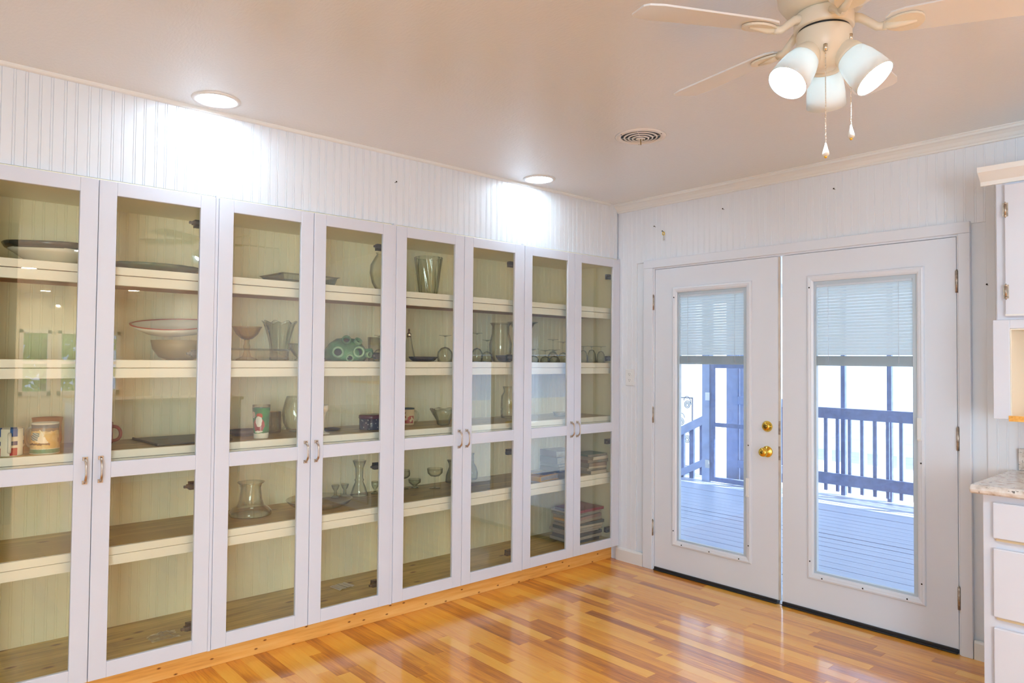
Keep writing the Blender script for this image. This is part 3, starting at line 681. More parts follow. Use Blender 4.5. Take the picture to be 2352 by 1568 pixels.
# green fused-cup sculpture
o = thing('green_ceramic', 'glossy green ceramic centrepiece of clustered open cups on the second shelf', 'ornament', (-.185, -2.095, SH['2'] + .001))
MB().lathe([(0, .0), (.10, .0), (.118, .02), (.112, .055), (.085, .095), (.05, .120), (0, .128)], 36, sy=1.05, sx=.9).build('body', M['green'], o)
def cup(p, d, r, l, m):
    d = Vector(d).normalized(); p = Vector(p) + d * .010; R = d.to_track_quat('Z', 'Y').to_matrix()
    c = MB().lathe([(r * .8, -.045), (r * .95, -.01), (r * 1.02, l * .5), (r, l), (r * .72, l + .003), (r * .66, l - .002), (r * .62, l * .3)], 24, p, R).build('cup', m, o)
    MB().lathe([(0, l * .45), (r * .70, l * .45)], 20, p, R).build('hollow', M['greend'], c)
for p, d, r, l, mm in [((.055, -.075, .04), (1, -.55, .15), .030, .045, 'greenl'), ((.07, .035, .042), (1, -.45, .15), .031, .045, 'greenl'), ((.045, -.02, .096), (.9, -.5, .55), .025, .030, 'green'),
                       ((.05, .03, .085), (.9, .1, .75), .022, .030, 'greenl'), ((.03, .085, .040), (.6, .7, .05), .027, .045, 'green'), ((.07, .075, .035), (1, .15, .0), .018, .036, 'greenl'), ((.08, -.02, .022), (1, -.5, -.2), .020, .035, 'greenl')]:
    cup(p, d, r, l, M[mm])
lobj('etched_tumbler', 'tall etched glass tumbler behind the green ceramic', 'glass', (-.34, -1.825, '2'), [(.032, 0), (.034, .004), (.040, .14)], 'cut', 40, wob=lambda r, z, a: (r * (1 + .025 * math.sin(12 * a + z * 120)), z), t=.0025)
goblet((-.125, -1.920, '2'), .038, .145, 'upturned stemmed glass at the right edge beside the green ceramic', m='clear')
o = thing('perfume_bottle', 'tall cone shaped glass perfume bottle with metal sprayer', 'bottle', (-.19, -1.684, SH['2'] + .001))
MB().lathe([(0, 0), (.040, 0), (.042, .006), (.034, .04), (.022, .09), (.015, .130), (.013, .142), (0, .142)], 32, wob=lambda r, z, a: (r * (1 + .03 * math.sin(10 * a)), z)).build('body', M['cut'], o)
MB().lathe([(0, .142), (.014, .142), (.014, .160), (.010, .164), (.006, .168), (.006, .188), (0, .190)], 20).build('sprayer', M['silver'], o)
lobj('leaf_dish', 'shallow dark grey lobed dish in front of the perfume bottle', 'dish', (-.125, -1.625, '2'), [(.03, 0), (.045, .003), (.056, .016), (.062, .028)], 'black', 60, wob=lambda r, z, a: (r * (1 + .10 * math.sin(5 * a)), z), t=.004, sx=.8, sy=1.5)
goblet((-.125, -1.470, '2'), .047, .158, 'large upturned goblet with shoulder ring at the right of the lobed dish', kind='tulip', foot=.038, bowl=.56, m='clear')
goblet((-.125, -1.226, '2'), .038, .180, 'taller upturned goblet of the pair left of the dark bowl', kind='tulip', foot=.036)
goblet((-.145, -1.128, '2'), .038, .140, 'shorter upturned goblet of the pair left of the dark bowl', kind='tulip', foot=.032)
lobj('clear_vase', 'big clear glass vase behind the dark bowl on the second shelf', 'vase', (-.32, -.865, '2'), [(.045, 0), (.055, .005), (.075, .06), (.078, .12), (.060, .19), (.058, .24), (.075, .262)], 'clear', 40, t=.002)
lobj('trumpet_vase', 'trumpet shaped glass vase with wide flaring rim behind the door stile', 'vase', (-.32, -.665, '2'), [(.045, 0), (.040, .01), (.020, .04), (.026, .11), (.050, .20), (.085, .262), (.112, .275)], 'clear', 40, t=.002)
lobj('dark_bowl', 'small dark shallow bowl at the edge of the second shelf', 'bowl', (-.13, -.985, '2'), [(.028, 0), (.045, .008), (.060, .028), (.066, .042)], 'black', 36, t=.004)
goblet((-.135, -.735, '2'), .040, .090, 'short upturned wide glass below the trumpet vase', kind='coupe', foot=.040, bowl=.5)
goblet((-.140, -.618, '2'), .036, .084, 'short upturned glass second from left in the rightmost cabinet', kind='coupe', foot=.036, bowl=.5, m='cut')
goblet((-.15, -.520, '2'), .040, .088, 'short upturned glass third from left in the rightmost cabinet', kind='coupe', foot=.042, bowl=.5)
goblet((-.30, -.385, '2'), .038, .165, 'tall upturned goblet at the back of the rightmost cabinet', foot=.040)
goblet((-.30, -.280, '2'), .038, .150, 'upturned goblet half behind the middle stile of the rightmost cabinet', foot=.038)
goblet((-.13, -.250, '2'), .036, .118, 'left of three upturned glasses in a row by the last hinge', kind='round', foot=.038, bowl=.74)
goblet((-.14, -.150, '2'), .036, .120, 'middle of three upturned glasses in a row by the last hinge', kind='round', foot=.040, bowl=.78)
goblet((-.125, -.066, '2'), .034, .120, 'right of three upturned glasses in a row, nearest the last hinge', kind='round', foot=.038, bowl=.70)

# --- third shelf
MUGA = -.86   # towards the camera
mug('cream mug with blue and red squares at the left edge', (-.115, -3.600, '3'), .046, .108, -.12, PM['checker'], M['white'], out=.030)
mug('stoneware mug with a painted eagle in tan and green beside the checked mug', (-.125, -3.480, '3'), .050, .125, -2.45, PM['eagle'], 'white', prof=[(.052, 0), (.053, .004), (.047, .10), (.048, .125)], th=.006, out=.046)
lobj('red_pot', 'terracotta red pot showing behind the eagle mug', 'pot', (-.35, -3.440, '3'), [(.045, 0), (.055, .03), (.052, .09), (.058, .128)], 'terra', 32, t=.005)
mug('dark red mug mostly hidden behind the stile with its handle showing', (-.31, -3.238, '3'), .045, .098, .95, 'redc', 'redc', th=.0075, out=.040)
tag(MB().box(-.17, .17, -.17, .17, 0, .007).box(-.17, .17, -.17, -.162, .007, .011).box(-.17, .17, .162, .17, .007, .011).build('black_tray', plain('dark_tray', (.06, .065, .05), .4, noise=.3), loc=(-.27, -2.905, SH['3'] + .001), rz=.06, bev=.002), 'flat dark tray lying on the third shelf', 'tray')
lobj('oval_dish', 'dark brown oval dish left of the green tumbler', 'dish', (-.30, -2.590, '3'), [(.05, 0), (.072, .010), (.080, .030)], 'brown', 36, t=.005, sx=.8, sy=1.1)
o = thing('tumbler', 'green glass tumbler with red and white print and peppermint swirl', 'glass', (-.135, -2.578, SH['3'] + .001))
MB().lathe(vessel([(.033, 0), (.0345, .003), (.0425, .150)], .002), 40).build('printed_body', PM['tumbler'], o)
MB().lathe([(.0424, .1502), (.0434, .165), (.0416, .165), (.0404, .1502)], 40).build('clear_rim', M['clear'], o)
mug('clear glass mug with dark lower half behind the green tumbler', (-.35, -2.425, '3'), .040, .112, .9, 'smoke', 'clear', name='glass_mug', th=.005, out=.028)
lobj('balloon_vase', 'clear balloon shaped glass behind the middle stile', 'vase', (-.35, -2.305, '3'), [(.030, 0), (.040, .004), (.062, .05), (.068, .10), (.055, .16), (.045, .19)], 'clear', 36, t=.0015)
lobj('candlestick', 'cream and silver candlestick beside the middle stile', 'candlestick', (-.135, -2.247, '3'), [(0, 0), (.034, 0), (.034, .004), (.012, .010), (.006, .02), (.0055, .075), (.010, .082), (.008, .09), (.016, .112), (.026, .122), (.027, .150), (.024, .151), (.022, .126), (0, .124)], 'pearl', 32)
lobj('coaster_dish', 'small round dark metal dish right of the candlestick', 'dish', (-.27, -2.127, '3'), [(.038, 0), (.046, .008), (.047, .013)], M['hinge'], 32, t=.003)
o = thing('round_tin', 'round navy and plum tin with pale dots', 'tin', (-.21, -1.912, SH['3'] + .001))
MB().lathe([(0, 0), (.068, 0), (.070, .002), (.070, .062), (0, .062)], 40).build('body', PM['tin'], o)
MB().lathe([(0, .082), (.066, .082), (.072, .079), (.073, .062), (.071, .061)], 40).build('lid', plain('plum_tin_lid', (.11, .03, .07), .25), o)
mug('cream mug with dark rim and red pattern beside the door stile', (-.31, -1.608, '3'), .041, .102, .85, PM['cream'], 'clear', out=.028, th=.005)
lobj('fluted_bowl', 'clear fluted glass bowl with wide scalloped rim on the third shelf', 'bowl', (-.185, -1.432, '3'), [(.036, 0), (.040, .008), (.044, .03), (.064, .065), (.082, .098)], 'cut', 80, wob=lambda r, z, a: (r * (1 + .035 * math.sin(14 * a) * (z / .098)), z + .004 * math.sin(7 * a) * (z / .098)), t=.003)
lobj('glass_jar', 'tall clear glass jar with pinched neck on the third shelf', 'jar', (-.34, -.765, '3'), [(.052, 0), (.056, .004), (.058, .05), (.054, .06), (.058, .066), (.055, .15), (.040, .175), (.038, .19), (.046, .215)], 'clear', 36, t=.002)
lobj('low_dish', 'low clear glass dish behind the last middle stile', 'dish', (-.24, -.36, '3'), [(.035, 0), (.05, .004), (.06, .030)], 'clear', 32, t=.003)

# --- fourth shelf
lobj('ship_decanter', 'clear carafe with broad flat base and flared neck', 'carafe', (-.29, -2.562, '4'), [(.098, 0), (.103, .004), (.102, .022), (.088, .036), (.066, .05), (.056, .08), (.050, .14), (.056, .158), (.068, .168)], 'clear', 48, t=.003)
lobj('glass_platter', 'large round clear glass platter behind the second handles', 'platter', (-.245, -2.205, '4'), [(.10, 0), (.12, .006), (.155, .022), (.175, .046)], 'clear', 56, t=.004)
for i, (yy, lab) in enumerate(((-2.015, 'left of two small cut glass candle holders behind the glass platter'), (-1.955, 'right of two small cut glass candle holders behind the glass platter'))):
    lobj('candle_holder', lab, 'candle holder', (-.43, yy, '4'), [(.026, 0), (.028, .003), (.010, .014), (.009, .04), (.018, .052), (.024, .072)], 'cut', 28, t=.003)
lobj('hurricane_glass', 'tall hourglass shaped clear hurricane glass on the fourth shelf', 'vase', (-.40, -1.878, '4'), [(.050, 0), (.052, .004), (.038, .05), (.024, .082), (.028, .092), (.022, .104), (.024, .16), (.040, .205)], 'clear', 36, t=.002)
lobj('egg_cup', 'small cut glass egg cup under the hinge on the fourth shelf', 'cup', (-.40, -1.772, '4'), [(.024, 0), (.024, .003), (.008, .012), (.008, .026), (.016, .036), (.021, .050), (.022, .072)], 'cut', 28, t=.002)
goblet((-.43, -1.556, '4'), .045, .115, 'wine glass half hidden at the left edge of the third cabinet', flip=False, kind='tulip')
lobj('sundae_dish', 'small footed glass dessert dish left of the champagne coupe', 'dish', (-.41, -1.484, '4'), [(.026, 0), (.026, .003), (.008, .01), (.022, .022), (.038, .034), (.040, .055)], 'cut', 32, wob=lambda r, z, a: (r * (1 + .03 * math.sin(12 * a)), z), t=.003)
goblet((-.316, -1.397, '4'), .050, .124, 'upright champagne coupe standing alone on the fourth shelf', flip=False, kind='coupe', foot=.036, bowl=.42)
lobj('waisted_vase', 'narrow waisted glass vase behind the stile on the fourth shelf', 'vase', (-.43, -1.186, '4'), [(.036, 0), (.038, .004), (.034, .05), (.014, .10), (.016, .12), (.028, .145)], 'smoke', 32, t=.002)
lobj('bud_vase', 'small bottle shaped grey glass bud vase right of the stile', 'vase', (-.43, -1.010, '4'), [(.030, 0), (.036, .006), (.038, .045), (.028, .085), (.012, .11), (.010, .16), (.015, .175)], 'smoke', 32, t=.002)
# books and magazines
def book(name, label, cat, loc, sx, sy, t, rz, cover, group=None, sag=0, floppy=False):
    o = thing(name, label, cat, loc, rz, group)
    if floppy:   # magazine: a bowed leaf block between two thin covers
        def sheet(z0, z1, gx, m, nm):
            n = 8; vs = []; fs = []
            for i in range(n + 1):
                u = -1 + 2 * i / n; dz = sag * (1 - u * u)
                for x, z in ((-sx / 2 - gx, z0 + dz), (sx / 2 + gx, z0 + dz), (sx / 2 + gx, z1 + dz), (-sx / 2 - gx, z1 + dz)): vs.append((x, u * (sy / 2 + gx), z))
            for i in range(n):
                a, b = i * 4, i * 4 + 4; fs += [(a + k, a + (k + 1) % 4, b + (k + 1) % 4, b + k) for k in range(4)]
            fs += [(0, 1, 2, 3), (n * 4 + 3, n * 4 + 2, n * 4 + 1, n * 4)]
            return MB().add(vs, fs).build(nm, m, o)
        sheet(.0008, t - .0008, 0, M['paper'], 'pages'); sheet(0, .0007, .002, cover, 'cover'); sheet(t - .0007, t, .002, cover, 'cover')
        sheet2 = MB().box(-sx / 2 - .002, sx / 2 + .002, sy / 2 * -1 - .0025, -sy / 2, .0, t).build('spine', cover, o)
    else:
        MB().box(-sx / 2 + .004, sx / 2 - .004, -sy / 2 + .001, sy / 2 - .004, .003, t - .003).build('pages', M['paper'], o)
        MB().box(-sx / 2, sx / 2, -sy / 2 - .002, sy / 2, 0, .003).box(-sx / 2, sx / 2, -sy / 2 - .002, sy / 2, t - .003, t).box(-sx / 2, sx / 2, -sy / 2 - .002, -sy / 2 + .002, 0, t).build('cover', cover, o, bev=.001)
    return o
CV = lambda n, c: plain(n, c, .28)
yc = plain('yellow_directory_cover', (.80, .46, .02), .45)
o = book('phone_directory', 'thick soft yellow directory lying at the front of the fourth shelf', 'book', (-.150, -.640, SH['4'] + .001), .15, .20, .034, .15, yc)
MB().box(-.05, .05, -.03, .085, .034, .0365).build('cover_photo', plain('cover_photo_print', (.14, .09, .05), .3, noise=.8, nscale=30), o)
z = SH['4'] + .001
for i, (t, c, lab) in enumerate(((.035, (.02, .025, .06), 'thick navy book at the bottom of the dark pile behind the stile'), (.018, (.08, .09, .13), 'slim grey blue book second in the dark pile behind the stile'),
                                 (.050, (.02, .03, .09), 'thickest navy album third in the dark pile behind the stile'), (.045, (.10, .02, .05), 'maroon album topping the dark pile behind the stile'))):
    book('album', lab, 'book', (-.365, -.255, z), .18, .20, t, .10 - .06 * i, CV('album_cover_%d' % i, c), 'dark albums piled behind the stile'); z += t + .0004
z = SH['4'] + .001
mags = [(.022, (.52, .47, .40), 'thick worn paper stack'), (.016, (.44, .38, .32), 'tan paged journal'), (.014, (.62, .58, .50), 'pale journal'), (.024, (.30, .24, .20), 'brown folded over journal'),
        (.020, (.28, .22, .20), 'dark brown covered journal'), (.011, (.72, .66, .60), 'cream magazine'), (.012, (.70, .68, .66), 'white magazine'), (.012, (.10, .20, .20), 'dark teal magazine')]
ordn = ['lowest', 'second from bottom', 'third from bottom', 'fourth from bottom', 'fifth from bottom', 'sixth from bottom', 'second from top', 'topmost']
for i, (t, c, lab) in enumerate(mags):
    book('magazine', lab + ', ' + ordn[i] + ' in the shelf pile by the last hinge', 'magazine', (-.160 + random.uniform(-.012, .012), -.146 + random.uniform(-.012, .012), z), .17, .20, t, PI / 2 * (1 if i % 3 != 1 else 0) + random.uniform(-.10, .10), CV('magazine_cover_%d' % i, c), 'magazines piled on the fourth shelf', sag=0, floppy=True); z += t + .0004
z = SH['b'] + .001
mags = [(.026, (.05, .06, .08), 'dark slate magazine'), (.022, (.08, .09, .11), 'charcoal magazine'), (.018, (.05, .055, .07), 'black covered magazine'), (.016, (.46, .42, .38), 'tan magazine'), (.020, (.03, .05, .05), 'black green magazine'),
        (.018, (.50, .47, .40), 'beige magazine'), (.020, (.06, .08, .09), 'dark magazine with white edge'), (.020, (.68, .40, .16), 'orange magazine'), (.022, (.30, .22, .22), 'brown grey magazine'),
        (.012, (.34, .34, .32), 'grey magazine'), (.014, (.62, .55, .46), 'cream magazine'), (.018, (.28, .04, .07), 'crimson magazine')]
ordn = ['lowest', 'second up', 'third up', 'fourth up', 'fifth up', 'sixth up', 'seventh up', 'eighth up', 'ninth up', 'third from top', 'second from top', 'topmost']
for i, (t, c, lab) in enumerate(mags):
    book('magazine', lab + ', ' + ordn[i] + ' in the floor level pile of the rightmost cabinet', 'magazine', (-.205 + random.uniform(-.018, .018), -.215 + random.uniform(-.028, .018), z), *((.27, .225) if i % 3 != 1 else (.225, .27)), t, PI / 2 * (1 if i % 3 != 1 else 0) + random.uniform(-.12, .12), CV('old_magazine_cover_%d' % i, c), 'magazines piled on the cabinet bottom', sag=0, floppy=True); z += t + .0004
# leaflet and wrapper
def leaflet_fn(nt, sp, tc):
    ln = mth(nt, 'GREATER_THAN', mth(nt, 'SINE', mth(nt, 'MULTIPLY', sp.outputs[1], 420.0)), .5)
    c = mixc(nt, mth(nt, 'MULTIPLY', ln, rect(nt, sp.outputs[1], sp.outputs[0], -.045, .045, -.04, .04)), (.74, .72, .66), (.45, .44, .42))
    return mixc(nt, mth(nt, 'LESS_THAN', mth(nt, 'ABSOLUTE', sp.outputs[1]), .0018), c, (.12, .12, .12))
lm = MB(); nn = 6
lm.add([(x, -.05 + .1 * i / nn, .001 + .006 * abs(math.sin(i * 1.3)) * (1 if x > 0 else .6)) for i in range(nn + 1) for x in (-.048, .048)] + [(x, -.05 + .1 * i / nn, .0004 + .006 * abs(math.sin(i * 1.3)) * (1 if x > 0 else .6)) for i in range(nn + 1) for x in (-.048, .048)],
       [(2 * i, 2 * i + 1, 2 * i + 3, 2 * i + 2) for i in range(nn)] + [(14 + 2 * i, 14 + 2 * i + 1, 14 + 2 * i + 3, 14 + 2 * i + 2) for i in range(nn)])
tag(lm.build('paper_leaflet', print_mat('leaflet_print', leaflet_fn, .7), loc=(-.31, -2.028, SH['b'] + .001), rz=.15), 'folded paper leaflet lying on the bottom board', 'leaflet')
wm = MB(); rw = random.Random(3); n = 9
wm.add([(-.05 + .1 * i / n + rw.uniform(-.005, .005), -.06 + .12 * j / n + rw.uniform(-.006, .006), .002 + rw.random() * .024 * (1 - abs(i / n * 2 - 1) ** 2) * (1 - abs(j / n * 2 - 1) ** 2)) for i in range(n + 1) for j in range(n + 1)],
       [(i * (n + 1) + j, i * (n + 1) + j + 1, (i + 1) * (n + 1) + j + 1, (i + 1) * (n + 1) + j) for i in range(n) for j in range(n)])
tag(wm.build('plastic_wrapper', glass('cellophane', (.93, .93, .93), (.7, .7, .7), refl=2.5, rough=.12, haze=.10), loc=(-.19, -2.995, SH['b'] + .001)), 'crumpled clear plastic wrapper on the bottom board of the leftmost cabinet', 'wrapper')

# ------------------------------------------------------------------ ceiling fan
def fan(name, loc, phase, label, bulb, shade_az, chains=True):
    r = thing(name, label, 'fan', loc)
    MB().lathe([(0, 0), (.105, 0), (.112, -.012), (.118, -.05), (.122, -.10), (.118, -.13), (.100, -.155), (.085, -.168), (0, -.170)], 48).build('motor_housing', M['fanbody'], r)
    MB().lathe([(0, -.170), (.074, -.170), (.078, -.176), (.078, -.210), (.074, -.214), (0, -.214)], 48).build('flywheel', M['fanbody'], r)
    MB().lathe([(0, -.213), (.066, -.213), (.067, -.222), (0, -.222)], 48).build('gap_ring', M['dark'], r, label='thin dark gap ring')
    MB().lathe([(0, -.221), (.070, -.221), (.072, -.226), (.071, -.262), (.062, -.285), (.045, -.308), (.030, -.322), (.012, -.326), (0, -.326)], 48).build('light_fitter', M['fanbody'], r)
    # blade outline along +x
    def outline():
        p = []
        r0, r1, w0, w1 = .150, .547, .050, .066
        p += [(r0 + .012, -w0 * .82), (r0 + .045, -w0)]
        p += [(r1 - .05, -w1), (r1 - .012, -w1 * .86), (r1, -w1 * .62)]
        p += [(r1, w1 * .62), (r1 - .012, w1 * .86), (r1 - .05, w1)]
        p += [(r0 + .045, w0), (r0 + .012, w0 * .82), (r0, w0 * .45), (r0, -w0 * .45)]
        return p
    bo = outline()
    for k in range(5):
        a = phase + k * 2 * PI / 5
        R = Matrix.Rotation(a, 3, 'Z') @ Matrix.Rotation(math.radians(-11), 3, 'X'); z = -.222
        b = MB(); b.prism(bo, .0055); b.v = [tuple(R @ Vector(v) + Vector((0, 0, z))) for v in b.v]
        bl = b.build('blade', M['blade'], r, bev=.001)
        # leaf shaped blade iron below the blade
        pad = []
        for i in range(20):
            t = 2 * PI * i / 20; rr = .052; pad.append((.192 + rr * math.cos(t) * (1.0 if math.cos(t) > 0 else .9), .036 * math.sin(t) * (1 + .25 * math.cos(t))))
        ib = MB(); ib.prism(pad, .006, o=(0, 0, -.0075)); ib.tube([(.145, 0, -.006), (.175, 0, -.009), (.225, 0, -.007)], [.012, .010, .004], 10)
        ib.v = [tuple(R @ Vector(v) + Vector((0, 0, z))) for v in ib.v]
        R2 = Matrix.Rotation(a, 3, 'Z')
        arm = [R2 @ Vector(p) for p in ((.066, 0, -.192), (.090, 0, -.196), (.112, 0, -.212), (.132, 0, -.228), (.155, 0, -.229))]
        ib.tube(arm, [.015, .012, .0105, .0105, .012], 10)
        ib.build('blade_iron', M['fanbody'], bl, bev=0)
    for az in shade_az:
        az = math.radians(az); tilt = math.radians(38)
        d = Vector((math.cos(az) * math.sin(tilt), math.sin(az) * math.sin(tilt), -math.cos(tilt)))
        R = d.to_track_quat('Z', 'Y').to_matrix(); p = Vector((math.cos(az) * .040, math.sin(az) * .040, -.268))
        sh = MB().lathe([(r_ * .86, z_ * .84) for r_, z_ in [(.040, .052), (.048, .062), (.0555, .09), (.0605, .13), (.0625, .172), (.0600, .172), (.058, .13), (.053, .09), (.0455, .064), (.038, .055)]], 40, p, R).build('lamp_shade', M['shade'], r)
        MB().lathe([(r_ * .86, z_ * .84) for r_, z_ in [(0, 0), (.026, 0), (.034, .014), (.043, .036), (.046, .050), (.044, .058), (0, .058)]], 32, p, R).build('shade_holder', M['fanbody'], sh)
        MB().lathe([(0, .050), (.013, .052), (.014, .066), (.026, .084), (.029, .104), (.025, .122), (.014, .130), (0, .132)], 24, p, R).build('bulb', bulb, sh)
    if chains:
        for px, py, z0, z1, nm in ((.031, -.058, -.292, -.582, 'long pull chain with white drop'), (.072, .002, -.26, -.530, 'shorter pull chain with white drop')):
            c = MB(); zz = z0
            c.tube([(px, py, z0 + .012), (px, py, z0 - .006)], .0055, 8)
            while zz > z1 + .036:
                c.lathe([(0, -.0019), (.0014, -.0013), (.0019, 0), (.0014, .0013), (0, .0019)], 6, (px, py, zz)); zz -= .0044
            c.tube([(px, py, z0), (px, py, z1 + .034)], .0006, 4)
            co = c.build('pull_chain', M['silver'], r, label=nm)
            MB().lathe([(0, .036), (.002, .035), (.004, .026), (.0085, .010), (.009, .004), (.006, 0), (0, -.001)], 16, (px, py, z1)).build('chain_drop', M['white'], co)
            MB().lathe([(0, .002), (.0045, .0015), (.003, -.005), (0, -.006)], 12, (px, py, z1)).build('drop_tip', M['brass'], co)
    return r
fan('ceiling_fan', (2.430, -2.062, ZC), math.radians(96.4), 'cream five blade hugger ceiling fan with three lit frosted shades', M['bulb'], (250, 8, 112))
fan('ceiling_fan', (9.5, -1.95, ZC), .4, 'far ceiling fan with warm lamps seen only as a reflection in the cabinet glass', M['bulbw'], (200, 320, 80), False)

# ------------------------------------------------------------------ recessed lights, vent
def downlight(x, y, label, m, group=None):
    o = thing('recessed_light', label, 'ceiling light', (x, y, ZC), group=group)
    MB().lathe([(.080, -.001), (.084, -.007), (.098, -.006), (.1015, -.001), (.1015, 0), (.080, 0)], 48).build('trim_ring', M['plastic'], o)
    MB().lathe([(0, -.0035), (.0815, -.0035), (.0815, -.001), (0, -.001)], 48).build('diffuser', m, o)
downlight(.135, -2.915, 'bright round recessed light above the leftmost cabinets', M['led'])
downlight(.128, -.945, 'bright round recessed light above the rightmost cabinets', M['led'])
for i, (x, y) in enumerate(((3.3, -4.9), (1.0, -4.9), (5.4, -2.4), (5.4, -.9), (7.6, -2.6), (10.0, -.8), (9.8, -3.4), (11.2, -1.9))):
    downlight(x, y, ['recessed light out of view behind the camera, right of the pair', 'recessed light out of view behind the camera, near the cabinet wall', 'recessed light out of view above the drawer chest', 'recessed light out of view between drawer chest and far wall', 'recessed light out of view in the middle of the far room', 'recessed light out of view beyond the far fan by the far wall', 'recessed light out of view beyond the far fan by the rear wall', 'recessed light out of view just inside the far windows'][i], M['led'] if i < 2 else M['ledw'] if x < 7 else M['ledf'])
o = thing('ceiling_vent', 'round white ceiling air vent with concentric louvres', 'vent', (1.085, -1.155, ZC))
MB().lathe([(.098, -.002), (.104, -.008), (.122, -.005), (.128, 0), (.098, 0)], 56).build('flange', M['plastic'], o)
MB().lathe([(0, -.0006), (.099, -.0006)], 40).build('duct_shade_disc', M['dark'], o)  # flat black disc painted for the dark of the open recess
for r0, z in ((.081, -.004), (.060, -.007), (.040, -.010)):
    MB().lathe([(r0 + .004, z), (r0 + .003, z - .003), (r0 - .004, z - .0035), (r0 - .004, z - .0005), (r0 + .004, z)], 48).build('louvre', M['plastic'], o)
MB().lathe([(0, -.017), (.018, -.016), (.024, -.013), (.022, -.010), (0, -.010)], 32).build('centre_cap', M['plastic'], o)
MB().tube([(.005, -.004, -.015), (.006, -.005, -.046)], .0022, 8).lathe([(0, -.004), (.004, 0), (0, .004)], 8, (.014, .004, -.020)).build('damper_screw', M['brassd'], o)
vb = MB()
for k in range(4):
    a = k * PI / 2 + .5
    vb.tube([(.02 * math.cos(a), .02 * math.sin(a), -.009), (.1 * math.cos(a), .1 * math.sin(a), -.002)], .0015, 5)
vb.build('spokes', M['plastic'], o)
for a in (.2, 2.3, 4.4): MB().lathe([(0, -.0075), (.004, -.007), (.004, -.004)], 8, (.113 * math.cos(a), .113 * math.sin(a), 0)).build('screw', M['screw'], o)

# ------------------------------------------------------------------ wall things
o = thing('wall_outlet', 'white duplex wall outlet between the cabinets and the doors', 'outlet', (.094, -.001, 1.308))
MB().box(-.038, .038, -.006, 0, -.058, .058).build('plate', M['plastic'], o, bev=.003)
for z in (.021, -.021):
    b = MB().prism([(.016 * math.cos(a) * 1.05, max(-.0135, min(.0135, .0175 * math.sin(a)))) for a in [2 * PI * i / 20 for i in range(20)]], .003, o=(0, -.0055, z), ux=(1, 0, 0), uy=(0, 0, 1), uz=(0, -1, 0)).build('receptacle', M['plastic'], o)
    MB().box(-.007, -.005, -.0089, -.0084, z - .001, z + .007).box(.005, .007, -.0089, -.0084, z, z + .007).box(-.002, .002, -.0089, -.0084, z - .009, z - .005).build('slots', M['dark'], b)
def nail(x, y, z, label, wall='far'):
    d = Vector((0, -1, .15)) if wall == 'far' else Vector((1, 0, .15))
    R = d.normalized().to_track_quat('Z', 'Y').to_matrix()
    b = MB().lathe([(0, 0), (.0016, 0), (.0016, .016), (.0045, .017), (.0045, .0185), (0, .019)], 8, (0, 0, 0), R)
    tag(b.build('nail', M['screw'], loc=(x, y, z)), label, 'nail')
nail(.312, 0, 2.354, 'small dark nail in the far wall up and left of the hanging key')
nail(.380, 0, 2.312, 'nail in the far wall from which the brass key hangs')
nail(.846, 0, 2.393, 'lone dark nail high above the left door leaf')
nail(1.549, 0, 2.398, 'lone dark nail high above the right door leaf')
nail(2.282, 0, 1.805, 'tiny nail in the strip right of the door casing')
nail(-.022, -1.899, 2.393, 'lone dark nail in the beadboard above the cabinets', 'left')
o = thing('key', 'small brass key hanging on the nail left of the doors', 'key', (.384, -.008, 2.312))
kb = MB().tube([(.0085 * math.cos(a), 0, -.014 + .011 * math.sin(a)) for a in [2 * PI * i / 18 for i in range(18)]], .0028, 6, closed=True)
kb.build('bow', M['brass'], o)
MB().box(-.0025, .0025, -.0012, .0012, -.062, -.024).box(.0025, .0065, -.0012, .0012, -.060, -.052).box(.0025, .0055, -.0012, .0012, -.048, -.043).build('blade', plain('key_steel', (.6, .58, .52), .3, .9), o)

# ------------------------------------------------------------------ kitchen cabinets at the right edge
o = thing('base_cabinet', 'white kitchen base cabinet with stacked drawers under the granite top', 'cabinet', (2.412, -.60, 0))
MB().box(0, 1.1, .0, .585, .0, .893).build('carcass', M['cab'], o, bev=.002)
for z0, z1, nm in ((.722, .866, 'top'), (.408, .682, 'mid'), (.09, .366, 'low')):
    for x0 in (.038, .56):
        b = MB(); x1 = x0 + .49
        b.box(x0, x1, -.019, 0, z0, z1)
        dr = b.build('drawer', M['cab'], o, bev=.005, seg=3)
        MB().box(x0 + .01, x1 - .01, -.012, -.001, z0 - .010, z0 - .0005).build('finger_groove', plain('groove_wood', (.62, .50, .32), .5) if 'groove_wood' not in D.materials else D.materials['groove_wood'], dr)
o = thing('granite_countertop', 'speckled beige granite countertop with rounded edge', 'countertop', (2.375, 0, .895))
pr = [(-.015, 0), (-.632, 0), (-.642, .006), (-.645, .018), (-.642, .030), (-.632, .036), (-.015, .036)]
MB().prism(pr, 1.15, o=(0, 0, 0), ux=(0, 1, 0), uy=(0, 0, 1), uz=(1, 0, 0)).build('slab', M['granite'], o, bev=.006, seg=3)
MB().box(.028, 1.15, -.022, -.002, .037, .137).build('backsplash', M['granite'], o, bev=.003)
o = thing('wall_cabinet', 'white hanging kitchen cabinet with crown top and open lower cubby', 'cabinet', (2.40, 0, 0))
MB().box(0, .9, -.33, -.001, 1.617, 2.226).build('carcass', M['cab'], o, bev=.002)
cp = [(-.33, 2.215), (-.342, 2.215), (-.345, 2.232), (-.362, 2.248), (-.385, 2.268), (-.390, 2.290), (-.33, 2.290)]
MB().prism(cp, .96, o=(-.055, 0, 0), ux=(0, 1, 0), uy=(0, 0, 1), uz=(1, 0, 0)).box(-.055, 0, -.335, -.001, 2.262, 2.289).build('crown', M['trim'], o)
dr = MB().box(.036, .46, -.350, -.3305, 1.630, 2.205).build('door', M['cab'], o, bev=.003)
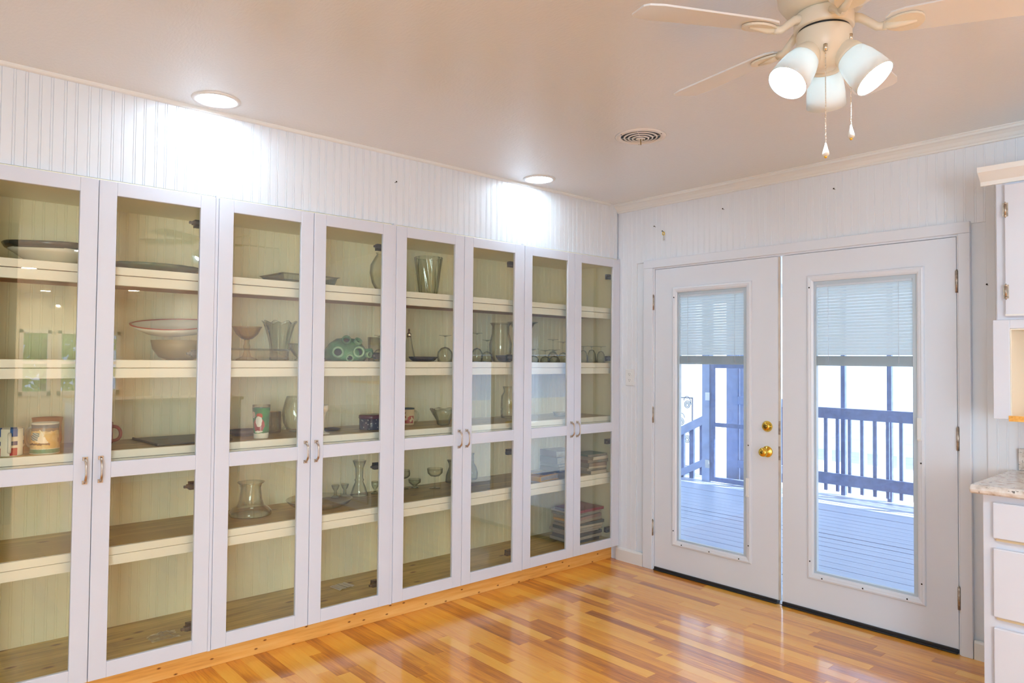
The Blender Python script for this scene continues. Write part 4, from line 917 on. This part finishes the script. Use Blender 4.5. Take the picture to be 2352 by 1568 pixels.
MB().box(.48, .88, -.350, -.3305, 1.630, 2.205).build('door', M['cab'], o, bev=.003)
MB().box(.036, .46, -.352, -.346, 1.634, 1.640).build('bottom_bead', M['trim'], dr)
for z in (2.095, 1.738):
    h = MB().tube([(.040, -.353, z - .022), (.040, -.353, z + .022)], .0055, 10)
    for s in (-1, 1): h.lathe([(0, -.006), (.005, -.003), (.006, 0), (.004, .004), (0, .009)] if s > 0 else [(0, -.009), (.004, -.004), (.006, 0), (.005, .003), (0, .006)], 12, (.040, -.353, z + s * .027))
    h.box(.030, .050, -.3515, -.3495, z - .030, z + .030)
    h.build('door_hinge', M['steelh'], dr, bev=0)
MB().box(-.012, .050, -.345, -.001, 1.186, 1.6165).box(.050, .9, -.345, -.001, 1.578, 1.6165).box(.050, .9, -.012, -.001, 1.186, 1.578).build('cubby_frame', M['cab'], o, bev=.002)
MB().box(.0505, .056, -.3445, -.018, 1.190, 1.5775).box(.056, .9, -.017, -.0125, 1.190, 1.5775).box(.056, .9, -.3445, -.018, 1.572, 1.5775).build('cubby_lining', plain('cubby_paint', (.80, .76, .66), .5), o)
MB().box(.045, .9, -.350, -.012, 1.178, 1.190).box(.045, .9, -.35, -.346, 1.190, 1.202).build('cubby_shelf', M['pine'], o, label='bare wood shelf of the cubby')

# ------------------------------------------------------------------ the room behind, seen as reflections in the cabinet glass
o = thing('drawer_chest', 'white drawer chest across the room, seen only reflected in the cabinet glass', 'cabinet', (5.6, -1.2, 0))
MB().box(0, .6, -1.2, .6, 0, .9).build('carcass', M['cab'], o)
for i in range(3):
    for k in range(3):
        dd = MB().box(-.02, 0, -1.16 + i * .58, -.64 + i * .58, .06 + k * .28, .30 + k * .28).build('drawer', M['cab'], o, bev=.004)
        MB().box(-.04, -.02, -.96 + i * .58, -.84 + i * .58, .18 + k * .28, .19 + k * .28).build('pull', M['nickel'], dd)
MB().box(-.03, .62, -1.22, .62, .9, .94).build('worktop', M['granite'], o)
def tree(x, y, h, r, label, seed):
    rg = random.Random(seed); o = thing('tree', label, 'tree', (x, y, -.35))
    MB().tube([(0, 0, 0), (.05, .02, h * .3), (0, 0, h * .7)], [.12, .09, .05], 8).build('trunk', M['bark'], o)
    f = MB()
    for i in range(1700):
        d = Vector((rg.gauss(0, 1), rg.gauss(0, 1), rg.gauss(0, 1))).normalized() * (rg.random() ** .4)
        c = Vector((d.x * r, d.y * r, h * .55 + d.z * h * .5)); s = .09 + rg.random() * .08
        a = Vector((rg.gauss(0, 1), rg.gauss(0, 1), rg.gauss(0, 1))).normalized(); b = a.orthogonal().normalized()
        f.add([c - a * s, c + b * s * .5, c + a * s, c - b * s * .5], [(0, 1, 2, 3)])
    f.build('foliage', M['leaf'], o, kind='stuff')
for (x, y, h, r, lab) in ((14.6, -1.4, 4.2, 1.25, 'nearest leafy tree outside the far windows, seen only in reflection'), (17.9, -3.7, 5.2, 2.0, 'left leafy tree farther outside the far windows, seen only in reflection'),
                          (17.9, .9, 5.0, 2.0, 'right leafy tree farther outside the far windows, seen only in reflection')):
    tree(x, y, h, r, lab, int(x * 7 + y * 3))

# ------------------------------------------------------------------ outside: deck, railing, gate, stairs, houses
DZ = -.10
gr = struct(MB().box(-25, 25, .2, 40, -.75, -.65).box(12.2, 40, -25, .2, -.75, -.65), 'ground', M['ground'])
dk = MB().box(-3.2, 3.6, .16, 4.40, DZ - .16, DZ - .045); dk = struct(dk, 'deck', M['dark'], 'grey painted porch deck outside the doors')  # slab coloured near-black so the gaps between boards look shaded
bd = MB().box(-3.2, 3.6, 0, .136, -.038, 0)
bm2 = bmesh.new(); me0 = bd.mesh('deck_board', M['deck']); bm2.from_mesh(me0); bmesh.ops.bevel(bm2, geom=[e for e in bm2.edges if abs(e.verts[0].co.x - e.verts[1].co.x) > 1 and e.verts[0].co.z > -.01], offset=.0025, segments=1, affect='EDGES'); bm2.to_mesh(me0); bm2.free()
me0.materials.append(plain('board_side_gap_shade', (.035, .05, .09), .9))     # near-black board sides, the shade of the gaps put into the colour
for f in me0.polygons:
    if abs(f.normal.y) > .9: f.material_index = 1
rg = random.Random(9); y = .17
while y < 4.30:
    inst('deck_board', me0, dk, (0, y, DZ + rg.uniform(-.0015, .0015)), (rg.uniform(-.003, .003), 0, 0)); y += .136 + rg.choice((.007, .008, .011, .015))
struct(MB().box(-3.4, 9, .14, 4.62, 2.42, 2.50).box(-3.4, 9, 4.55, 4.62, 2.25, 2.5), 'porch_roof', M['siding'], 'porch roof over the deck')
struct(MB().box(XR + .12, 13, .14, .2, -.7, 2.7).box(-25, -.62, .0, .14, -.7, 3.0), 'wall_exterior', M['siding'])
RY = 4.27
o = thing('deck_railing', 'dark blue grey deck railing seen through the right door', 'railing', (0, RY, DZ))
x0, x1 = -.75, 2.6
MB().box(x0, x1, -.02, .018, .88, 1.005).build('top_rail', M['rail'], o, bev=.003)
MB().box(x0, x1, -.02, .018, .122, .252).build('bottom_rail', M['rail'], o, bev=.003)
bm_b = MB().box(-.017, .017, .0185, .044, .04, .98).mesh('baluster', M['rail'])
x = -.742
while x < 2.6: inst('baluster', bm_b, o, (x, 0, 0)); x += .1372
for i, (x, lab) in enumerate(((-.283, 'slim dark porch post behind the railing, left one in the right door'), (.222, 'slim dark porch post behind the railing, right one in the right door'), (1.55, 'slim dark porch post hidden behind the right door stile'))):
    tag(MB().box(x - .024, x + .024, RY + .06, RY + .11, DZ, 2.42).build('porch_post', M['rail'], bev=.003), lab, 'post')
# corner post, gate with mesh screen frame
GY = 3.9
pst = MB().box(-1.878, -1.768, GY - .01, GY + .09, DZ, 2.42).build('gate_post', M['post'], bev=.004)
tag(pst, 'blue grey square gate post with two pale hinges seen through the left door', 'post')
for z in (.983, .126):
    MB().box(-1.825, -1.762, GY - .014, GY - .0105, z - .05, z + .05).tube([(-1.764, GY - .016, z - .05), (-1.764, GY - .016, z + .05)], .006, 8).build('gate_hinge', M['plastic'] if z > .5 else M['silver'], pst)
o = thing('screen_gate', 'dark blue framed screen gate across the porch steps', 'gate', (0, GY, 0))
gx0, gx1 = -1.757, -.86
for a, b, nm in ((gx0, gx0 + .055, 'stile'), (gx1 - .055, gx1, 'stile')): MB().box(a, b, .0, .03, -.085, 1.42).build(nm, M['rail'], o, bev=.002)
for a, b in ((1.345, 1.42), (.605, .655), (-.085, -.03)): MB().box(gx0 + .055, gx1 - .055, .0, .03, a, b).build('rail', M['rail'], o, bev=.002)
sc = glass('insect_screen', (.86, .88, .92), refl=.0)
MB().box(gx0 + .055, gx1 - .055, .0145, .0155, -.03, 1.345).build('screen', sc, o)
# landing posts and rail beyond the gate
o = thing('step_railing', 'grey wooden step railing behind the screen gate', 'railing', (0, 4.55, 0))
sX = 1.075
MB().box(-1.93, -1.76, 0, .10, -.6, 2.4).build('newel_post', M['post'], o, bev=.004)
MB().box(-1.74, -1.68, .02, .06, -.6, 2.4).build('slim_post', M['post'], o, bev=.003)
MB().box(-1.76, -.9, .0, .04, .86, .965).build('top_rail', M['post'], o, bev=.003)
MB().box(-1.76, -.9, .0, .04, .02, .12).build('bottom_rail', M['post'], o, bev=.003)
for x in (-1.60, -1.20): MB().box(x, x + .07, .04, .08, -.1, .9).build('baluster', M['rail'], o)
# handrail falling to the left of the gate post
o = thing('stair_handrail', 'blue grey sloping stair handrail left of the gate post', 'railing', (-1.878, GY + .04, 0))
sl = .49; L = 1.2
def slope_bar(z0, z1): return MB().prism([(0, z0), (0, z1), (-L, z1 - sl * L), (-L, z0 - sl * L)], .04, o=(0, -.02, 0), ux=(1, 0, 0), uy=(0, 0, 1), uz=(0, 1, 0))
slope_bar(.622, .734).build('top_rail', M['post'], o, bev=.002); slope_bar(.083, .177).build('bottom_rail', M['post'], o, bev=.002)
for x in (-.045, -.20, -.35, -.50, -.66): MB().box(x - .035, x + .03, .021, .055, -.02 + x * sl, .70 + x * sl).build('baluster', M['rail'], o)
# scrolled iron panel
o = thing('iron_trellis', 'black wrought iron scroll panel beyond the stair handrail', 'trellis', (-2.74, 4.75, -.65))
fr = MB()
for x in (-.14, .14): fr.box(x - .007, x + .007, -.007, .007, 0, 1.56)
for z in (.02, 1.55): fr.box(-.14, .14, -.007, .007, z - .007, z + .007)
fr.build('frame', M['iron'], o)
for i in range(6):
    z = .14 + i * .25; s = 1 if i % 2 else -1; pts = []
    for j in range(90):
        t = j / 89
        if t < .4: a = 5 * PI * (t / .4); rr = .012 + .048 * t / .4; pts.append((s * (.055 - rr * math.cos(a)), 0, z + .06 + rr * math.sin(a)))
        else:
            u = (t - .4) / .6; pts.append((s * (.055 + .06 * math.cos(PI * u)), 0, z + .06 + .10 * math.sin(PI * u) * (1 - u * .2) + .06 * u))
    MB().tube(pts, .005, 6).build('scroll', M['iron'], o)
# neighbouring white house with lapped siding
def house(name, label, x0, x1, y, z1, pitch=.20):
    o = thing(name, label, 'house', (0, y, -.65))
    MB().box(x0, x1, 0, 3, 0, z1).build('wall', M['siding'], o)
    b = MB(); n = 0; z = 0
    pr = [(0, 0), (-.022, 0), (-.006, pitch), (0, pitch)]
    me = MB().prism(pr, x1 - x0, o=(x0, 0, 0), ux=(0, 1, 0), uy=(0, 0, 1), uz=(1, 0, 0)).mesh('siding_board', M['siding'])
    while z + pitch <= z1: inst('siding_board', me, o, (0, 0, z)); z += pitch
    MB().box(x1 - .10, x1 + .02, -.03, .05, 0, z1).build('corner_board', M['siding'], o)
    return o
house('siding_house', 'white sided house wing left behind the iron panel', -9, -3.72, 6.5, 4.0, .17)
house('neighbour_house', 'bright white neighbouring house across the yard', -12, 9, 13.0, 5.0, .30)
o = thing('yard_fence', 'low pale picket fence in the yard behind the deck railing', 'fence', (0, 8.5, -.65))
MB().box(-3, 6, 0, .04, .85, 1.0).build('rail', M['siding'], o)
pk = MB().box(0, .12, -.02, 0, 0, 1.05).mesh('picket', M['siding'])
x = -3
while x < 6: inst('picket', pk, o, (x, 0, 0)); x += .30
o = tag(MB().box(.62, .80, 6.4, 6.58, -.65, 4.2).build('yard_column', M['siding'], bev=.01), 'white square column in the yard, right side of the right door', 'column')
